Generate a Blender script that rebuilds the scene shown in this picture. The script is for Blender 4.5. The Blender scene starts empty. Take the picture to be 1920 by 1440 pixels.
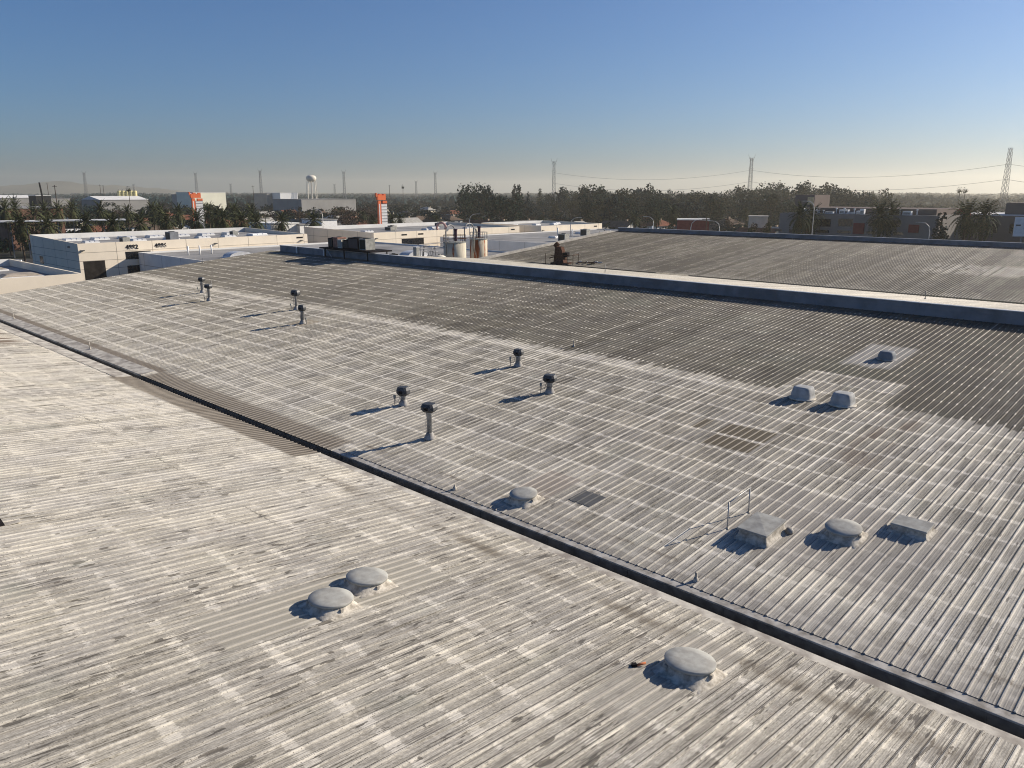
import bpy, bmesh, math, random
from mathutils import Vector, Matrix
R = math.radians
scene = bpy.context.scene
C = scene.collection

# ------------------------------------------------------------------ camera
CAM_Z = 10.48
cam_d = bpy.data.cameras.new('camera'); cam = bpy.data.objects.new('camera', cam_d); C.objects.link(cam)
cam.location = (0, 0, CAM_Z); cam.rotation_euler = (R(90 - 13.78), 0, R(44.12))
cam_d.sensor_width = 36; cam_d.lens = 36 * 1474 / 1920; cam_d.clip_start = .1; cam_d.clip_end = 30000
scene.camera = cam
# ------------------------------------------------------------------ sky + sun
SUN_EL, SUN_AZ = 25.3, 24.0          # azimuth clockwise from +Y
w = bpy.data.worlds.new('World'); scene.world = w; w.use_nodes = True
nt = w.node_tree; bg = nt.nodes['Background']
sky = nt.nodes.new('ShaderNodeTexSky'); sky.sky_type = 'NISHITA'; sky.sun_disc = False
sky.sun_elevation = R(SUN_EL); sky.sun_rotation = R(SUN_AZ)
sky.altitude = 20; sky.air_density = 1.0; sky.dust_density = 1.0; sky.ozone_density = 10.0
nt.links.new(sky.outputs[0], bg.inputs[0]); bg.inputs[1].default_value = .067
sd = bpy.data.lights.new('sun', 'SUN'); sd.energy = 5.0; sd.angle = R(.5); sd.color = (1, .885, .74)
sun = bpy.data.objects.new('sun', sd); C.objects.link(sun)
sv = Vector((math.sin(R(SUN_AZ)) * math.cos(R(SUN_EL)), math.cos(R(SUN_AZ)) * math.cos(R(SUN_EL)), math.sin(R(SUN_EL))))
sun.rotation_euler = sv.to_track_quat('Z', 'Y').to_euler(); sun.location = (0, 0, 60)
scene.view_settings.view_transform = 'Standard'; scene.view_settings.look = 'None'
scene.view_settings.exposure = .55; scene.view_settings.gamma = 1
scene.cycles.volume_bounces = 1; scene.cycles.max_bounces = 6
scene.cycles.volume_step_rate = 1
scene.cycles.use_denoising = True; scene.cycles.pixel_filter_type = 'BLACKMAN_HARRIS'; scene.cycles.filter_width = 1.05

# ------------------------------------------------------------------ projection helper (places far things on their bearing)
PP, HH, FF = R(13.78), R(44.12), 1474.
def ray(px, py):
    x = (px - 960) / FF; u = -(py - 720) / FF
    fw = math.cos(PP) + u * math.sin(PP); up = -math.sin(PP) + u * math.cos(PP)
    return Vector((-fw * math.sin(HH) + x * math.cos(HH), fw * math.cos(HH) + x * math.sin(HH), up))
def spot(px, py, D):
    d = ray(px, py); return Vector((0, 0, CAM_Z)) + d * (D / math.hypot(d.x, d.y))
GZ = -9.5
# ------------------------------------------------------------------ object helpers
def link(o): C.objects.link(o); return o
def tag(o, label, cat, group=None, kind=None):
    if label: o['label'] = label
    if cat: o['category'] = cat
    if group: o['group'] = group
    if kind: o['kind'] = kind
    return o
def thing(name, label, cat, loc=(0, 0, 0), rz=0, group=None):
    o = link(bpy.data.objects.new(name, None)); o.location = loc; o.rotation_euler = (0, 0, rz)
    o.empty_display_size = .3
    return tag(o, label, cat, group)
class MB:
    def __init__(s): s.v = []; s.f = []; s.mi = []
    def add(s, vs, fs):
        n = len(s.v); s.v += [tuple(v) for v in vs]; s.f += [tuple(i + n for i in f) for f in fs]; return s
    def box(s, x0, y0, z0, x1, y1, z1):
        vs = [(x0,y0,z0),(x1,y0,z0),(x1,y1,z0),(x0,y1,z0),(x0,y0,z1),(x1,y0,z1),(x1,y1,z1),(x0,y1,z1)]
        return s.add(vs, [(3,2,1,0),(4,5,6,7),(0,1,5,4),(1,2,6,5),(2,3,7,6),(3,0,4,7)])
    def quad(s, a, b, c, d): return s.add([a, b, c, d], [(0, 1, 2, 3)])
    def rings(s, rings, cap=True):
        n = len(rings[0]); vs = [p for r in rings for p in r]; fs = []
        for k in range(len(rings) - 1):
            for i in range(n):
                j = (i + 1) % n; fs.append((k*n+i, k*n+j, (k+1)*n+j, (k+1)*n+i))
        if cap: fs.append(tuple(reversed(range(n)))); fs.append(tuple((len(rings)-1)*n + i for i in range(n)))
        return s.add(vs, fs)
    def lathe(s, prof, cx=0, cy=0, n=20, cap=True):
        return s.rings([[(cx + r*math.cos(2*math.pi*i/n), cy + r*math.sin(2*math.pi*i/n), z) for i in range(n)] for r, z in prof], cap)
    def tube(s, pts, r, n=6, r2=None):
        pts = [Vector(p) for p in pts]; rings = []
        for i, p in enumerate(pts):
            t = (pts[min(i+1, len(pts)-1)] - pts[max(i-1, 0)]).normalized()
            a = t.orthogonal().normalized() if abs(t.z) < .99 else Vector((1, 0, 0))
            if abs(t.z) < .99: a = t.cross(Vector((0, 0, 1))).normalized()
            b = t.cross(a); rr = r if r2 is None else r + (r2 - r) * i / max(1, len(pts) - 1)
            rings.append([p + (a*math.cos(2*math.pi*k/n) + b*math.sin(2*math.pi*k/n)) * rr for k in range(n)])
        return s.rings(rings)
    def build(s, name, mat, parent=None, smooth=False, bevel=0):
        me = bpy.data.meshes.new(name); me.from_pydata(s.v, [], s.f); me.update()
        if mat: me.materials.append(mat)
        if smooth:
            for p in me.polygons: p.use_smooth = True
        o = link(bpy.data.objects.new(name, me))
        if parent: o.parent = parent
        if bevel:
            m = o.modifiers.new('b', 'BEVEL'); m.width = bevel; m.segments = 2; m.limit_method = 'ANGLE'
        return o
def copy_tree(o, parent=None):
    c = link(o.copy()); c.parent = parent
    for ch in list(o.children): copy_tree(ch, c)
    return c

# ------------------------------------------------------------------ material helpers
class S:
    nt = None
    def __init__(s, k): s.k = k
    @staticmethod
    def m(op, *a, clamp=False):
        n = S.nt.nodes.new('ShaderNodeMath'); n.operation = op; n.use_clamp = clamp
        for i, v in enumerate(a):
            if isinstance(v, S): S.nt.links.new(v.k, n.inputs[i])
            else: n.inputs[i].default_value = v
        return S(n.outputs[0])
    def __add__(s, o): return S.m('ADD', s, o)
    __radd__ = __add__
    def __sub__(s, o): return S.m('SUBTRACT', s, o)
    def __rsub__(s, o): return S.m('SUBTRACT', o, s)
    def __mul__(s, o): return S.m('MULTIPLY', s, o)
    __rmul__ = __mul__
    def __truediv__(s, o): return S.m('DIVIDE', s, o)
    def abs(s): return S.m('ABSOLUTE', s)
    def floor(s): return S.m('FLOOR', s)
    def round(s): return S.m('ROUND', s)
def new_mat(name, rough=.7, metal=0):
    m = bpy.data.materials.new(name); m.use_nodes = True; S.nt = m.node_tree
    b = m.node_tree.nodes['Principled BSDF']; b.inputs['Roughness'].default_value = rough; b.inputs['Metallic'].default_value = metal
    b.inputs['Specular IOR Level'].default_value = .04 if rough > .78 else .10 if rough > .55 else .4
    return m, b
def coords(kind='Object'):
    tc = S.nt.nodes.new('ShaderNodeTexCoord'); return tc.outputs[kind]
def xyz(sock):
    n = S.nt.nodes.new('ShaderNodeSeparateXYZ'); S.nt.links.new(sock, n.inputs[0]); return [S(o) for o in n.outputs]
def vec(x, y, z=0):
    n = S.nt.nodes.new('ShaderNodeCombineXYZ')
    for i, v in enumerate((x, y, z)):
        if isinstance(v, S): S.nt.links.new(v.k, n.inputs[i])
        else: n.inputs[i].default_value = v
    return S(n.outputs[0])
def noise(v, scale=1, detail=3, rough=.55):
    n = S.nt.nodes.new('ShaderNodeTexNoise'); n.inputs['Scale'].default_value = scale
    n.inputs['Detail'].default_value = detail; n.inputs['Roughness'].default_value = rough
    if v is not None: S.nt.links.new(v.k if isinstance(v, S) else v, n.inputs['Vector'])
    return S(n.outputs['Fac'])
def white(v):
    n = S.nt.nodes.new('ShaderNodeTexWhiteNoise'); n.noise_dimensions = '2D'; S.nt.links.new(v.k, n.inputs['Vector']); return S(n.outputs['Value'])
def sm(v, lo, hi, a=0., b=1.):
    n = S.nt.nodes.new('ShaderNodeMapRange'); n.interpolation_type = 'SMOOTHSTEP'
    inv = lo > hi
    if inv: lo, hi, a, b = hi, lo, b, a
    S.nt.links.new(v.k, n.inputs['Value'])
    n.inputs['From Min'].default_value = lo; n.inputs['From Max'].default_value = hi
    n.inputs['To Min'].default_value = a; n.inputs['To Max'].default_value = b
    return S(n.outputs['Result'])
def mix(f, a, b):
    n = S.nt.nodes.new('ShaderNodeMix'); n.data_type = 'RGBA'
    for i, v in ((0, f), (6, a), (7, b)):
        if isinstance(v, S): S.nt.links.new(v.k, n.inputs[i])
        elif i == 0: n.inputs[0].default_value = v
        else: n.inputs[i].default_value = (*v, 1)
    return S(n.outputs[2])
def setc(b, c, name='Base Color'):
    if isinstance(c, S): S.nt.links.new(c.k, b.inputs[name])
    else: b.inputs[name].default_value = (*c, 1)
def bump(b, h, strength=.3, dist=.02):
    n = S.nt.nodes.new('ShaderNodeBump'); n.inputs['Strength'].default_value = strength; n.inputs['Distance'].default_value = dist
    S.nt.links.new(h.k, n.inputs['Height']); S.nt.links.new(n.outputs[0], b.inputs['Normal'])
def mat(name, col, rough=.7, metal=0, var=.25, scale=1.2, dirt=None, bmp=0):
    m, b = new_mat(name, rough, metal)
    c = coords(); n = noise(c, scale, 5, .6)
    dk = tuple(v * (1 - var) for v in (dirt or col)); lt = tuple(min(1, v * (1 + var * .6)) for v in col)
    setc(b, mix(sm(n, .3, .7), dk, lt))
    if bmp: bump(b, n, bmp)
    return m
def rect(x, y, x0, x1, y0, y1, s=.05):
    f = None
    for v, lo, hi in ((x, x0, x1), (y, y0, y1)):
        for g in (sm(v, lo - s, lo + s), sm(v, hi + s, hi - s)):
            f = g if f is None else f * g
    return f

SP = .305
def roof_mat(kind):
    m, b = new_mat('roof_coating_' + kind, .62)
    x, y, z = xyz(coords())
    rx = (x + 2.40) / SP; ri = rx.round(); sx = rx - ri; dx = sx.abs() * SP           # distance to the nearest rib
    pan = rx.floor(); sheet = (pan / 3).floor()
    def nn(v, d=3, r=.6): return (noise(v, 1, d, r) - .5) * 3.2                       # about -1..1
    wob = nn(vec(x * 2.6, y * .6), 2) * .33
    y0 = {'A': 14.2, 'B': 20.66, 'C': 20.0}[kind]
    pr = white(vec(pan, 3.3)) - .5
    yb = y + wob * .14 + pr * .09
    bv = (yb - y0) / 1.394; bi = bv.round(); db = (bv - bi).abs() * 1.394
    big = nn(vec(x * .09, y * .09), 3)
    med = nn(vec(x * .55, y * .42), 4)
    stre = nn(vec(x * 13, y * .45), 4, .65)
    stre2 = nn(vec(x * 5.5 + 9, y * .16), 3, .6)
    fine = nn(vec(x * 30, y * 10), 4, .7)
    cellw = white(vec(pan, bv.floor())); cell = cellw - .5
    cell3 = white(vec(sheet, bv.floor() + 17.)) - .5
    shr = white(vec(sheet, 9.1)) - .5
    ribm = sm(dx, .050, .022)
    bandw = white(vec(pan, bi)); ribw = white(vec(ri, 1.7)); ribn = sm(nn(vec(ri * 3.7, y * .35), 3), -.7, .7)
    lines = sm(ribw, .80, .93)
    pn = nn(vec(pan * 3.71 + 2, y * .40), 3); pn2 = nn(vec(pan * 7.31 + 8, y * 1.6), 3)
    blen = white(vec(pan + 5.5, bi)); edge = fine * .06 + wob * .05
    dstk = sm(nn(vec(x * 19, y * .42), 4, .7) + pn * .25, .22, .34); lit_band = sm(sx + fine * .05, .36, .20) * sm(sx, -.06, .02) * (1 - ribm * .5) * sm(nn(vec(ri * 5.3, y * .8), 3), -.9, .4)  # coating whitened right of each rib: the sunlit band painted into the colour
    if kind == 'B':
        bvis = sm(big * .3 + med * .35 + (bandw - .5) * .9 + sm(x, -34., -55.) * 1.0, -1.0, .1)
        band = sm(db + edge, .08, .03) * .5 + sm(db + edge - blen * .13, .05, .0) * .5
        band = band * bvis
        up = sm(y + wob * .8 + pr * .55 + (ribw - .5) * 1.2 * ribm + fine * .12, 34.1, 34.3)
        up = up * sm(rect(x, y, -15.8, -11.2, 33., 37.6, .5) + med * .12, .75, .25)
        left = sm(x, -34., -60.); near = sm(y, 29., 18.); rgt = sm(x, -14., -7.)
        low = .36 + near * .18 + rgt * .16 - left * .03 + big * .04 + med * .05 + pn * .18 + pn2 * .10 + stre * .24 + stre2 * .10 + cell * .24 + cell3 * .08 + shr * .06 + fine * .34 + lit_band * (.24 + rgt * .10) - dstk * .26
        low = low + band * (.58 + left * .32) + ribm * (ribn * .12 + lines * .42 - .02)
        dot = sm(db, .15, .05) * ribm * sm(bandw + med * .35, .12, .55)
        hl = ribm * lines * sm(nn(vec(ri * 9.3, y * .22), 2), .0, .5)
        high = .10 + left * .09 - sm(x, -26., -12.) * .05 + big * .03 + med * .04 + pn * .05 + stre * .14 + stre2 * .08 + fine * .12 + shr * .09 - dstk * .05 + cell * .04 + ribm * (.01 + ribn * .04) + dot * (.45 + ribw * .4) + hl * .42 + band * (.03 + left * .12)
        strip = sm(y + wob * .4 + pr * .3, 32.75, 33.05) * sm(y + wob * .4, 34.3, 33.9) * sm(med * .3 + (bandw - .5), -.8, 0.)
        low = low + strip * .26 * sm(x, -14., -20.)
        t = low + (high - low) * up
    elif kind == 'A':
        bl = sm(sm(db - blen * .10, .17, .0) * .85 + med * .40 + big * .25 + (bandw - .5) * .8 + stre * .50 + fine * .45 + stre2 * .2, .72, .98)
        low = .53 + big * .03 + med * .04 + pn * .20 + pn2 * .12 + stre * .26 + stre2 * .12 + cell * .10 + cell3 * .04 + shr * .08 + fine * .42 + bl * .34 - dstk * .36 + ribm * (ribn * .26 + lines * .14 - .06) + lit_band * .14
        t = low + .03 + sm(x, -15., -26.) * .15 + sm(x, -24., -40.) * (pr * .30 + bl * .12 + lines * ribm * .2)
    else:
        band = sm(db, .22, .05) * ribm
        t = .03 - dstk * .06 + big * .05 + med * .08 + stre * .12 + stre2 * .16 + fine * .08 + shr * .16 + band * .34 * sm(bandw, .5, .8) + ribm * lines * .16 + .38 * sm(y, 87.5, 87.) + sm(y, 90., 87.) * .12
        t = t + rect(x, y, -30.5, -16., 99.5, 106., 1.2) * sm(cellw * .3 + pr + .5, .35, .5) * .35 + sm(y + x * .6, 82., 104.) * .10 * sm(x, -60., -30.)
    g = S.m('MINIMUM', S.m('MAXIMUM', t, 0.), 1.)
    dark = mix(sm(big + med, -.6, .6), (.064, .057, .045), (.080, .071, .052))
    lightc = mix(sm(med + fine * .3, -.6, .6), (.555, .53, .475), (.62, .585, .50))
    col = mix(g, dark, lightc)
    # peeled chips and dark streaks that follow the corrugation
    cden = nn(vec(x * .45 + 7, y * .35), 2)
    ch = sm(nn(vec(x * 8, y * 1.3), 2, .5) + cden * .30 + fine * .22, {'A': .47, 'B': .52, 'C': 1.4}[kind], {'A': .51, 'B': .57, 'C': 1.6}[kind])
    st2 = sm(nn(vec(x * 26 + 3, y * .55), 3) + cden * .35 + fine * .3, {'A': .20, 'B': .30, 'C': .5}[kind], {'A': .38, 'B': .5, 'C': .8}[kind])
    amt = sm(x, -18., -34., 1., .65) * {'A': 1., 'B': .8, 'C': .3}[kind]
    col = mix(amt * ch * .85, col, (.085, .078, .068))
    col = mix(amt * st2 * .62, col, (.14, .128, .115))
    if kind != 'C':
        shade_line = sm(sx, -.215, -.185) * sm(sx, -.125, -.155)  # dark line on each rib's sunless side, shade painted into the colour
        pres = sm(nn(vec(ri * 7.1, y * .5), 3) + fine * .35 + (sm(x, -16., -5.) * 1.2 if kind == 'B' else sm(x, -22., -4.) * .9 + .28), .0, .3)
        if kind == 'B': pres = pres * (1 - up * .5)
        col = mix(shade_line * pres * .9, col, (.045, .04, .036))
        # speckles of lost coating beside the ribs
        col = mix(sm(dx, .075, .045) * sm(nn(vec(x * 45, y * 26), 1, .5) + cden * .3, .45, .62) * .75, col, (.09, .08, .07))
    # sheet end laps
    lap = (y - 2.0) / 9.1; dl2 = (lap - lap.round()).abs() * 9.1
    col = mix(sm(dl2 + wob * .05, .03, .01) * sm(stre + med, -.1, .4) * .6, col, (.07, .065, .055))
    # faint rust and lichen tints
    col = mix(sm(nn(vec(x * .9 + 31, y * .7), 4), .45, 1.) * .28, col, (.36, .25, .17))
    col = mix(sm(nn(vec(x * .5 - 11, y * .4), 3), .2, .9) * .20, col, (.25, .28, .23))
    if kind == 'B': col = mix(sm(nn(vec(x * .12 + 5, y * .12), 2), .1, .8) * up * .35, col, (.12, .135, .10))
    med = med * .25; fine = fine * .4
    def patch(col, x0, x1, y0, y1, c, f=.85, s=.05, rib=.35):
        q = rect(x + fine * .03, y + fine * .1, x0, x1, y0, y1, s)
        return mix(q * f, col, mix(ribm * rib, c, (.62, .58, .52)))
    if kind == 'B':
        n2 = med * .9 + fine * .6
        brn = rect(x, y + n2 * .5, -46.5, -27.2, 17., 18.25, .25)
        col = mix(brn * .85, col, mix(ribm * .5, (.135, .115, .09), (.36, .32, .27)))
        col = mix(rect(x, y + wob * .25, -92., -46.5, 17.98, 18.5, .10) * .8 * sm(n2 + .15 * 1., -.25, .1), col, (.15, .125, .10))
        # rust line near the gutter to the right
        col = mix(rect(x, y + n2 * .35 + wob * .3 + x * .0, -27., -1., 18.28, 18.42, .10) * sm(med, -.05, .12) * .85, col, (.11, .09, .072))
        col = mix(rect(x, y + n2 * .5, -26., 14., 17.3, 18.25, .2) * .42, col, (.24, .225, .205))
        col = patch(col, -15.35, -13.25, 27.72, 28.85, (.125, .108, .078), 1., .05, .18)
        col = patch(col, -15.2, -13.25, 26.45, 27.5, (.12, .103, .074), 1., .05, .18)
        col = patch(col, -16.5, -16.05, 27.7, 28.8, (.125, .108, .078), .95, .05, .18)
        col = patch(col, -18.3, -16.8, 18.9, 20.95, (.27, .235, .20), .7)
        col = patch(col, -51., -49.3, 29.2, 30.9, (.20, .165, .11), .7)
        col = patch(col, -11.2, -5.2, 20.1, 24.6, (.25, .235, .215), .5, .15)
        col = mix(rect(x, y + n2 * .4 + wob, -15.1, -12.75, 39.4, 43.6, .25) * .85, col, mix(sm(stre + fine, -.5, .5), (.24, .235, .22), (.35, .34, .32)))
        col = mix(rect(x, y + n2, -10.6, -9.1, 27.5, 33.5, .4) * .85 * sm(n2, -.1, .12) * sm(cellw, .25, .4), col, (.13, .10, .078))
        col = mix(rect(x, y + n2 * 1.2, -86., -60., 28.6, 30.1, .5) * .45 * sm(n2, -.2, .15), col, (.12, .105, .075))
    if kind == 'A':
        n2 = med * .9 + fine * .6
        col = mix(rect(x, y + n2 * .3, -47.5, -27.2, 15.45, 16.8, .12) * .85, col, mix(ribm * .5, mix(sm(stre, -.3, .3), (.065, .053, .040), (.105, .087, .066)), (.34, .30, .25)))
        col = mix(rect(x, y + n2 * .5 + wob * .4, -24., 4., 14.75, 15.15, .14) * sm(n2, -.1, .15) * .8, col, (.13, .11, .085))
        col = patch(col, -16.6, -14.75, 6.5, 12.7, (.31, .295, .25), .75)
        col = patch(col, -8.75, -7.35, 10.9, 15.3, (.30, .285, .25), .62)
        col = mix(rect(x, y + wob, -76., -62., 4., 15., .6) * sm(white(vec(pan, 6.6)), .35, .5) * .85, col, (.12, .085, .06))
    setc(b, col)
    bump(b, fine + stre * .3, .25, .012)
    return m
M_roofA, M_roofB, M_roofC = roof_mat('A'), roof_mat('B'), roof_mat('C')

M_flash = mat('sealant_coated_flashing', (.36, .35, .33), .6, 0, .3, 2.5, (.27, .25, .22), .2)
M_flash_light = mat('light_coated_flashing', (.56, .53, .455), .6, 0, .25, 1.5, (.38, .34, .29), .2)
M_gutter = mat('gutter_tar', (.055, .053, .05), .7, 0, .4, 3)
M_gutter_wall = mat('gutter_sheet', (.12, .12, .115), .55, 0, .4, 3)
M_fascia = mat('blue_grey_sheet_metal', (.22, .235, .255), .6, 0, .14, .7, (.18, .19, .205), .05)
M_cap = mat('pale_cap_flashing', (.50, .51, .52), .5, 0, .2, 2)
M_wall = mat('warehouse_wall', (.45, .43, .39), .8)
M_disc = mat('grey_sprayed_lid', (.36, .365, .34), .75, 0, .14, 3, (.31, .305, .285), .12)
M_foam = mat('sprayed_foam_curb', (.50, .47, .41), .85, 0, .25, 6, (.34, .31, .26), .7)
M_galv = mat('galvanised_pipe', (.42, .42, .41), .45, .35, .3, 5)
M_dark = mat('dark_hood_paint', (.055, .058, .062), .5, .1, .4, 4)
M_capv = mat('cap_vent_coating', (.42, .43, .43), .7, 0, .15, 3, (.34, .345, .34), .2)
M_capv2 = mat('cap_vent_grey', (.20, .22, .245), .7, 0, .15, 3, None, .2)
M_conduit = mat('grey_conduit', (.20, .20, .20), .5, .2)
M_patch = mat('grey_membrane_patch', (.11, .113, .115), .7, 0, .12, 4)
M_rust = mat('rusted_steel', (.085, .045, .032), .85, 0, .5, 5)
M_black = mat('blackened_steel', (.022, .02, .022), .8, 0, .4, 4)
M_fil = mat('condenser_coil', (.045, .05, .05), .6, 0, .3, 6)
M_unit = mat('unit_casing', (.33, .33, .30), .6, 0, .3, 3)
M_unit_tan = mat('unit_casing_tan', (.30, .17, .13), .7, 0, .3, 3)
M_cream = mat('cream_tilt_up_concrete', (.78, .70, .57), .85, 0, .07, .2)
M_groove = mat('panel_joint', (.32, .28, .23), .9, 0, .1)
M_gwall = mat('grey_tilt_up_concrete', (.74, .72, .68), .85, 0, .08, .25)
M_glass = mat('dark_glazing', (.012, .013, .017), .15, 0, .4, 2)
M_open = mat('door_opening', (.03, .026, .024), .9, 0, .4, .7)
M_groof = mat('grey_rolled_roofing', (.29, .29, .285), .85, 0, .18, .12, (.24, .24, .24))
M_wroof = mat('white_roof_membrane', (.68, .68, .66), .8, 0, .1, .2)
M_white = mat('white_paint', (.78, .78, .76), .55, 0, .1, 1.5)
M_skyl = mat('skylight_dome', (.50, .51, .52), .3, 0, .2, 1.5)
M_asph = mat('asphalt', (.06, .06, .062), .9, 0, .25, .05)
M_orange = mat('orange_sign_paint', (.85, .20, .08), .6, 0, .12, .6)
M_red = mat('red_panel', (.17, .025, .03), .7, 0, .15, .5)
M_steel = mat('lattice_steel', (.22, .225, .23), .6, .2, .2, .5)
M_tankw = mat('cream_tank_paint', (.66, .62, .53), .6, 0, .12, .3)

def stain_tank(name, base, rustamt):
    m, b = new_mat(name, .75)
    x, y, z = xyz(coords())
    a = S.m('ARCTAN2', y, x)
    n = noise(vec(a * 2.6, z * .16), 1, 4, .65); n2 = noise(vec(a * 7, z * .5, 3.), 1, 4, .7)
    col = mix(sm(n2, .35, .7), tuple(v * .8 for v in base), base)
    col = mix(sm(n + (n2 - .5) * .35, .66 - rustamt * .17, .72 - rustamt * .15), col, (.30, .085, .03))
    col = mix(sm(S.m('ABSOLUTE', z - 8.6), .07, .03), col, (.12, .10, .08))
    setc(b, col); return m
M_tank1 = stain_tank('stained_cream_tank', (.58, .53, .42), .35)
M_tank2 = stain_tank('rusted_cream_tank', (.62, .55, .42), 1.0)

# ------------------------------------------------------------------ warehouse: corrugated low-slope roofs
T = .0936
X0, X1 = -92.3, 14.0
def ribbed(xa, xb, ya, za, yb, zb, h=.030, lift=0):
    """panel sheet from (ya,za) to (yb,zb); trapezoid ribs every .305 m and two faint minor ribs per pan"""
    prof = [(xa, 0)]
    k = math.ceil((xa + 2.40) / SP + .2)
    while -2.40 + k * SP < xb - .05:
        c = -2.40 + k * SP
        if k % 1 == 0:
            prof += [(c - SP / 3 - .02, 0), (c - SP / 3 - .008, .0035), (c - SP / 3 + .008, .0035), (c - SP / 3 + .02, 0)] if c - SP / 3 - .03 > prof[-1][0] else []
            prof += [(c - .034, 0), (c - .015, h), (c + .015, h), (c + .038, 0)]
            prof += [(c + SP / 3 - .02, 0), (c + SP / 3 - .008, .0035), (c + SP / 3 + .008, .0035), (c + SP / 3 + .02, 0)]
        k += 1
    prof.append((xb, 0))
    mb = MB(); n = len(prof)
    vs = [(x, ya, za + q + lift) for x, q in prof] + [(x, yb, zb + q + lift) for x, q in prof]
    fs = [(i, i + 1, n + i + 1, n + i) if ya < yb else (i + 1, i, n + i, n + i + 1) for i in range(n - 1)]
    mb.add(vs, fs)
    # closed rib ends
    for e, (yy, zz) in enumerate(((ya, za), (yb, zb))):
        for i in range(n - 3):
            if prof[i + 1][1] == h and prof[i + 2][1] == h:
                mb.add([(prof[i][0], yy, zz + lift), (prof[i+1][0], yy, zz + h + lift), (prof[i+2][0], yy, zz + h + lift), (prof[i+3][0], yy, zz + lift)], [(0, 3, 2, 1)])
    return mb
WH = thing('warehouse', 'huge warehouse with corrugated roof slopes in worn whitish coating and a dark valley gutter', 'warehouse', (0, 0, 0))
def wp(o, lab=None):
    if lab: o['label'] = lab
    return o
L_ = .012
wp(ribbed(X0, X1, -17.5, 3.17, 16.3, 0, lift=L_).build('roof_slope', M_roofA, WH), 'near whitish corrugated roof slope with peeling coating')
wp(ribbed(X0, X1, 17.4, 0, 51.2, 3.164, lift=L_).build('roof_slope', M_roofB, WH), 'middle corrugated roof slope, white-coated low and bare brown high')
wp(ribbed(X0, X1 + 30, 51.75, 3.10, 86.4, .10, lift=L_).build('roof_slope', M_roofC, WH), 'narrow pale roof slope behind the first blue-grey ridge wall')
wp(ribbed(-89.5, X1 + 30, 87.2, .17, 120.7, 3.30, lift=L_).build('roof_slope', M_roofC, WH), 'far brown-grey corrugated roof slope')
wp(ribbed(-89.5, X1 + 30, 121.3, 3.25, 150, .6, lift=L_).build('roof_slope', M_roofC, WH))
# coated flashings either side of the valley gutter
def strip(xa, xb, y0, z0, y1, z1, m, name, t=.05, seg=3.0):
    mb = MB(); x = xa; rnd = random.Random(int(xa * 7 + y0 * 13))
    mb.box(xa, y0, min(z0, z1) - t, xb, y1, max(z0, z1))
    return mb.build(name, m, WH, bevel=.01)
strip(-27.0, X1, 17.10, 0, 17.46, 0, M_flash, 'gutter_flashing')
strip(-27.0, X1, 16.24, 0, 16.62, 0, M_flash_light, 'gutter_flashing')
# left part: panels run to the gutter, then wide smooth coated strips
mb = ribbed(-47.0, -27.0, 16.3, 0, 16.62, -.02, lift=L_); mb.build('gutter_apron', M_roofA, WH)
mb = ribbed(-47.0, -27.0, 17.10, -.025, 17.4, 0, lift=L_); mb.build('gutter_apron', M_roofB, WH)
MB().add([(X0, 17.10, .012), (-47, 17.10, .012), (-47, 17.98, .098), (X0, 17.98, .098), (X0, 17.10, -.1), (-47, 17.10, -.1)], [(0,1,2,3), (4,5,1,0), (1,5,2)]).build('gutter_flashing', M_flash_light, WH)
MB().add([(X0, 16.62, .012), (X0, 15.72, .098), (-47, 15.72, .098), (-47, 16.62, .012), (X0, 16.62, -.1), (-47, 16.62, -.1)], [(0,3,2,1), (0,4,5,3), (3,5,2)]).build('gutter_flashing', M_flash_light, WH)
g = MB(); g.box(X0, 16.625, -.50, X1, 17.095, -.45); g.build('gutter', M_gutter, WH)
g = MB(); g.box(X0, 16.60, -.45, X1, 16.618, -.06); g.box(X0, 17.102, -.45, X1, 17.12, -.055)
k = X0 + 1
while k < X1: g.box(k, 17.085, -.45, k + .03, 17.101, -.07); k += 3.05
g.build('gutter_wall', M_gutter_wall, WH)
# second valley
MB().box(-92.3, 86.35, -.1, X1 + 30, 87.25, .07).build('gutter', M_gutter, WH)
# ridge walls ("parapets") with pale cap
for (yy, xa, xb) in ((51.2, -90.0, X1 + 30), (120.7, -89.5, X1 + 30)):
    f = MB(); f.box(xa, yy, 3.0, xb, yy + .22, 3.90)
    f.build('ridge_wall', M_fascia, WH)
    s_ = MB(); x = xa + 1.5
    while x < xb: s_.box(x, yy - .012, 3.12, x + .04, yy - .001, 3.88); x += 3.05
    s_.box(xa, yy - .03, 3.60, xb, yy - .001, 3.63); s_.box(xa, yy - .05, 3.13, xb, yy - .001, 3.24)
    s_.build('wall_seam', M_fascia, WH)
    MB().box(xa - .05, yy - .06, 3.90, xb, yy + .28, 3.95).build('ridge_cap', M_cap, WH)
# outer walls (gable end, following the roof line)
def gable(x, y0, y1, pts, thick=-.3):
    vs = [(x, p, q - .03) for p, q in pts] + [(x, y1, GZ), (x, y0, GZ)]; n = len(vs)
    vs2 = [(a + thick, b_, c_) for a, b_, c_ in vs]
    fs = [tuple(reversed(range(n))), tuple(range(n, 2 * n))] + [(i, (i + 1) % n, n + (i + 1) % n, n + i) for i in range(n)]
    return MB().add(vs + vs2, fs)
gable(X0 + .3, -17.5, 150, [(-17.5, 3.17), (16.3, 0), (16.6, -.4), (17.1, -.4), (17.4, 0), (51.2, 3.164), (51.8, 3.1), (86.4, .1), (87.2, .1)]  + [(120.7, 3.25), (121.3, 3.25), (150, .6)]).build('gable_wall', M_wall, WH)
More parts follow.
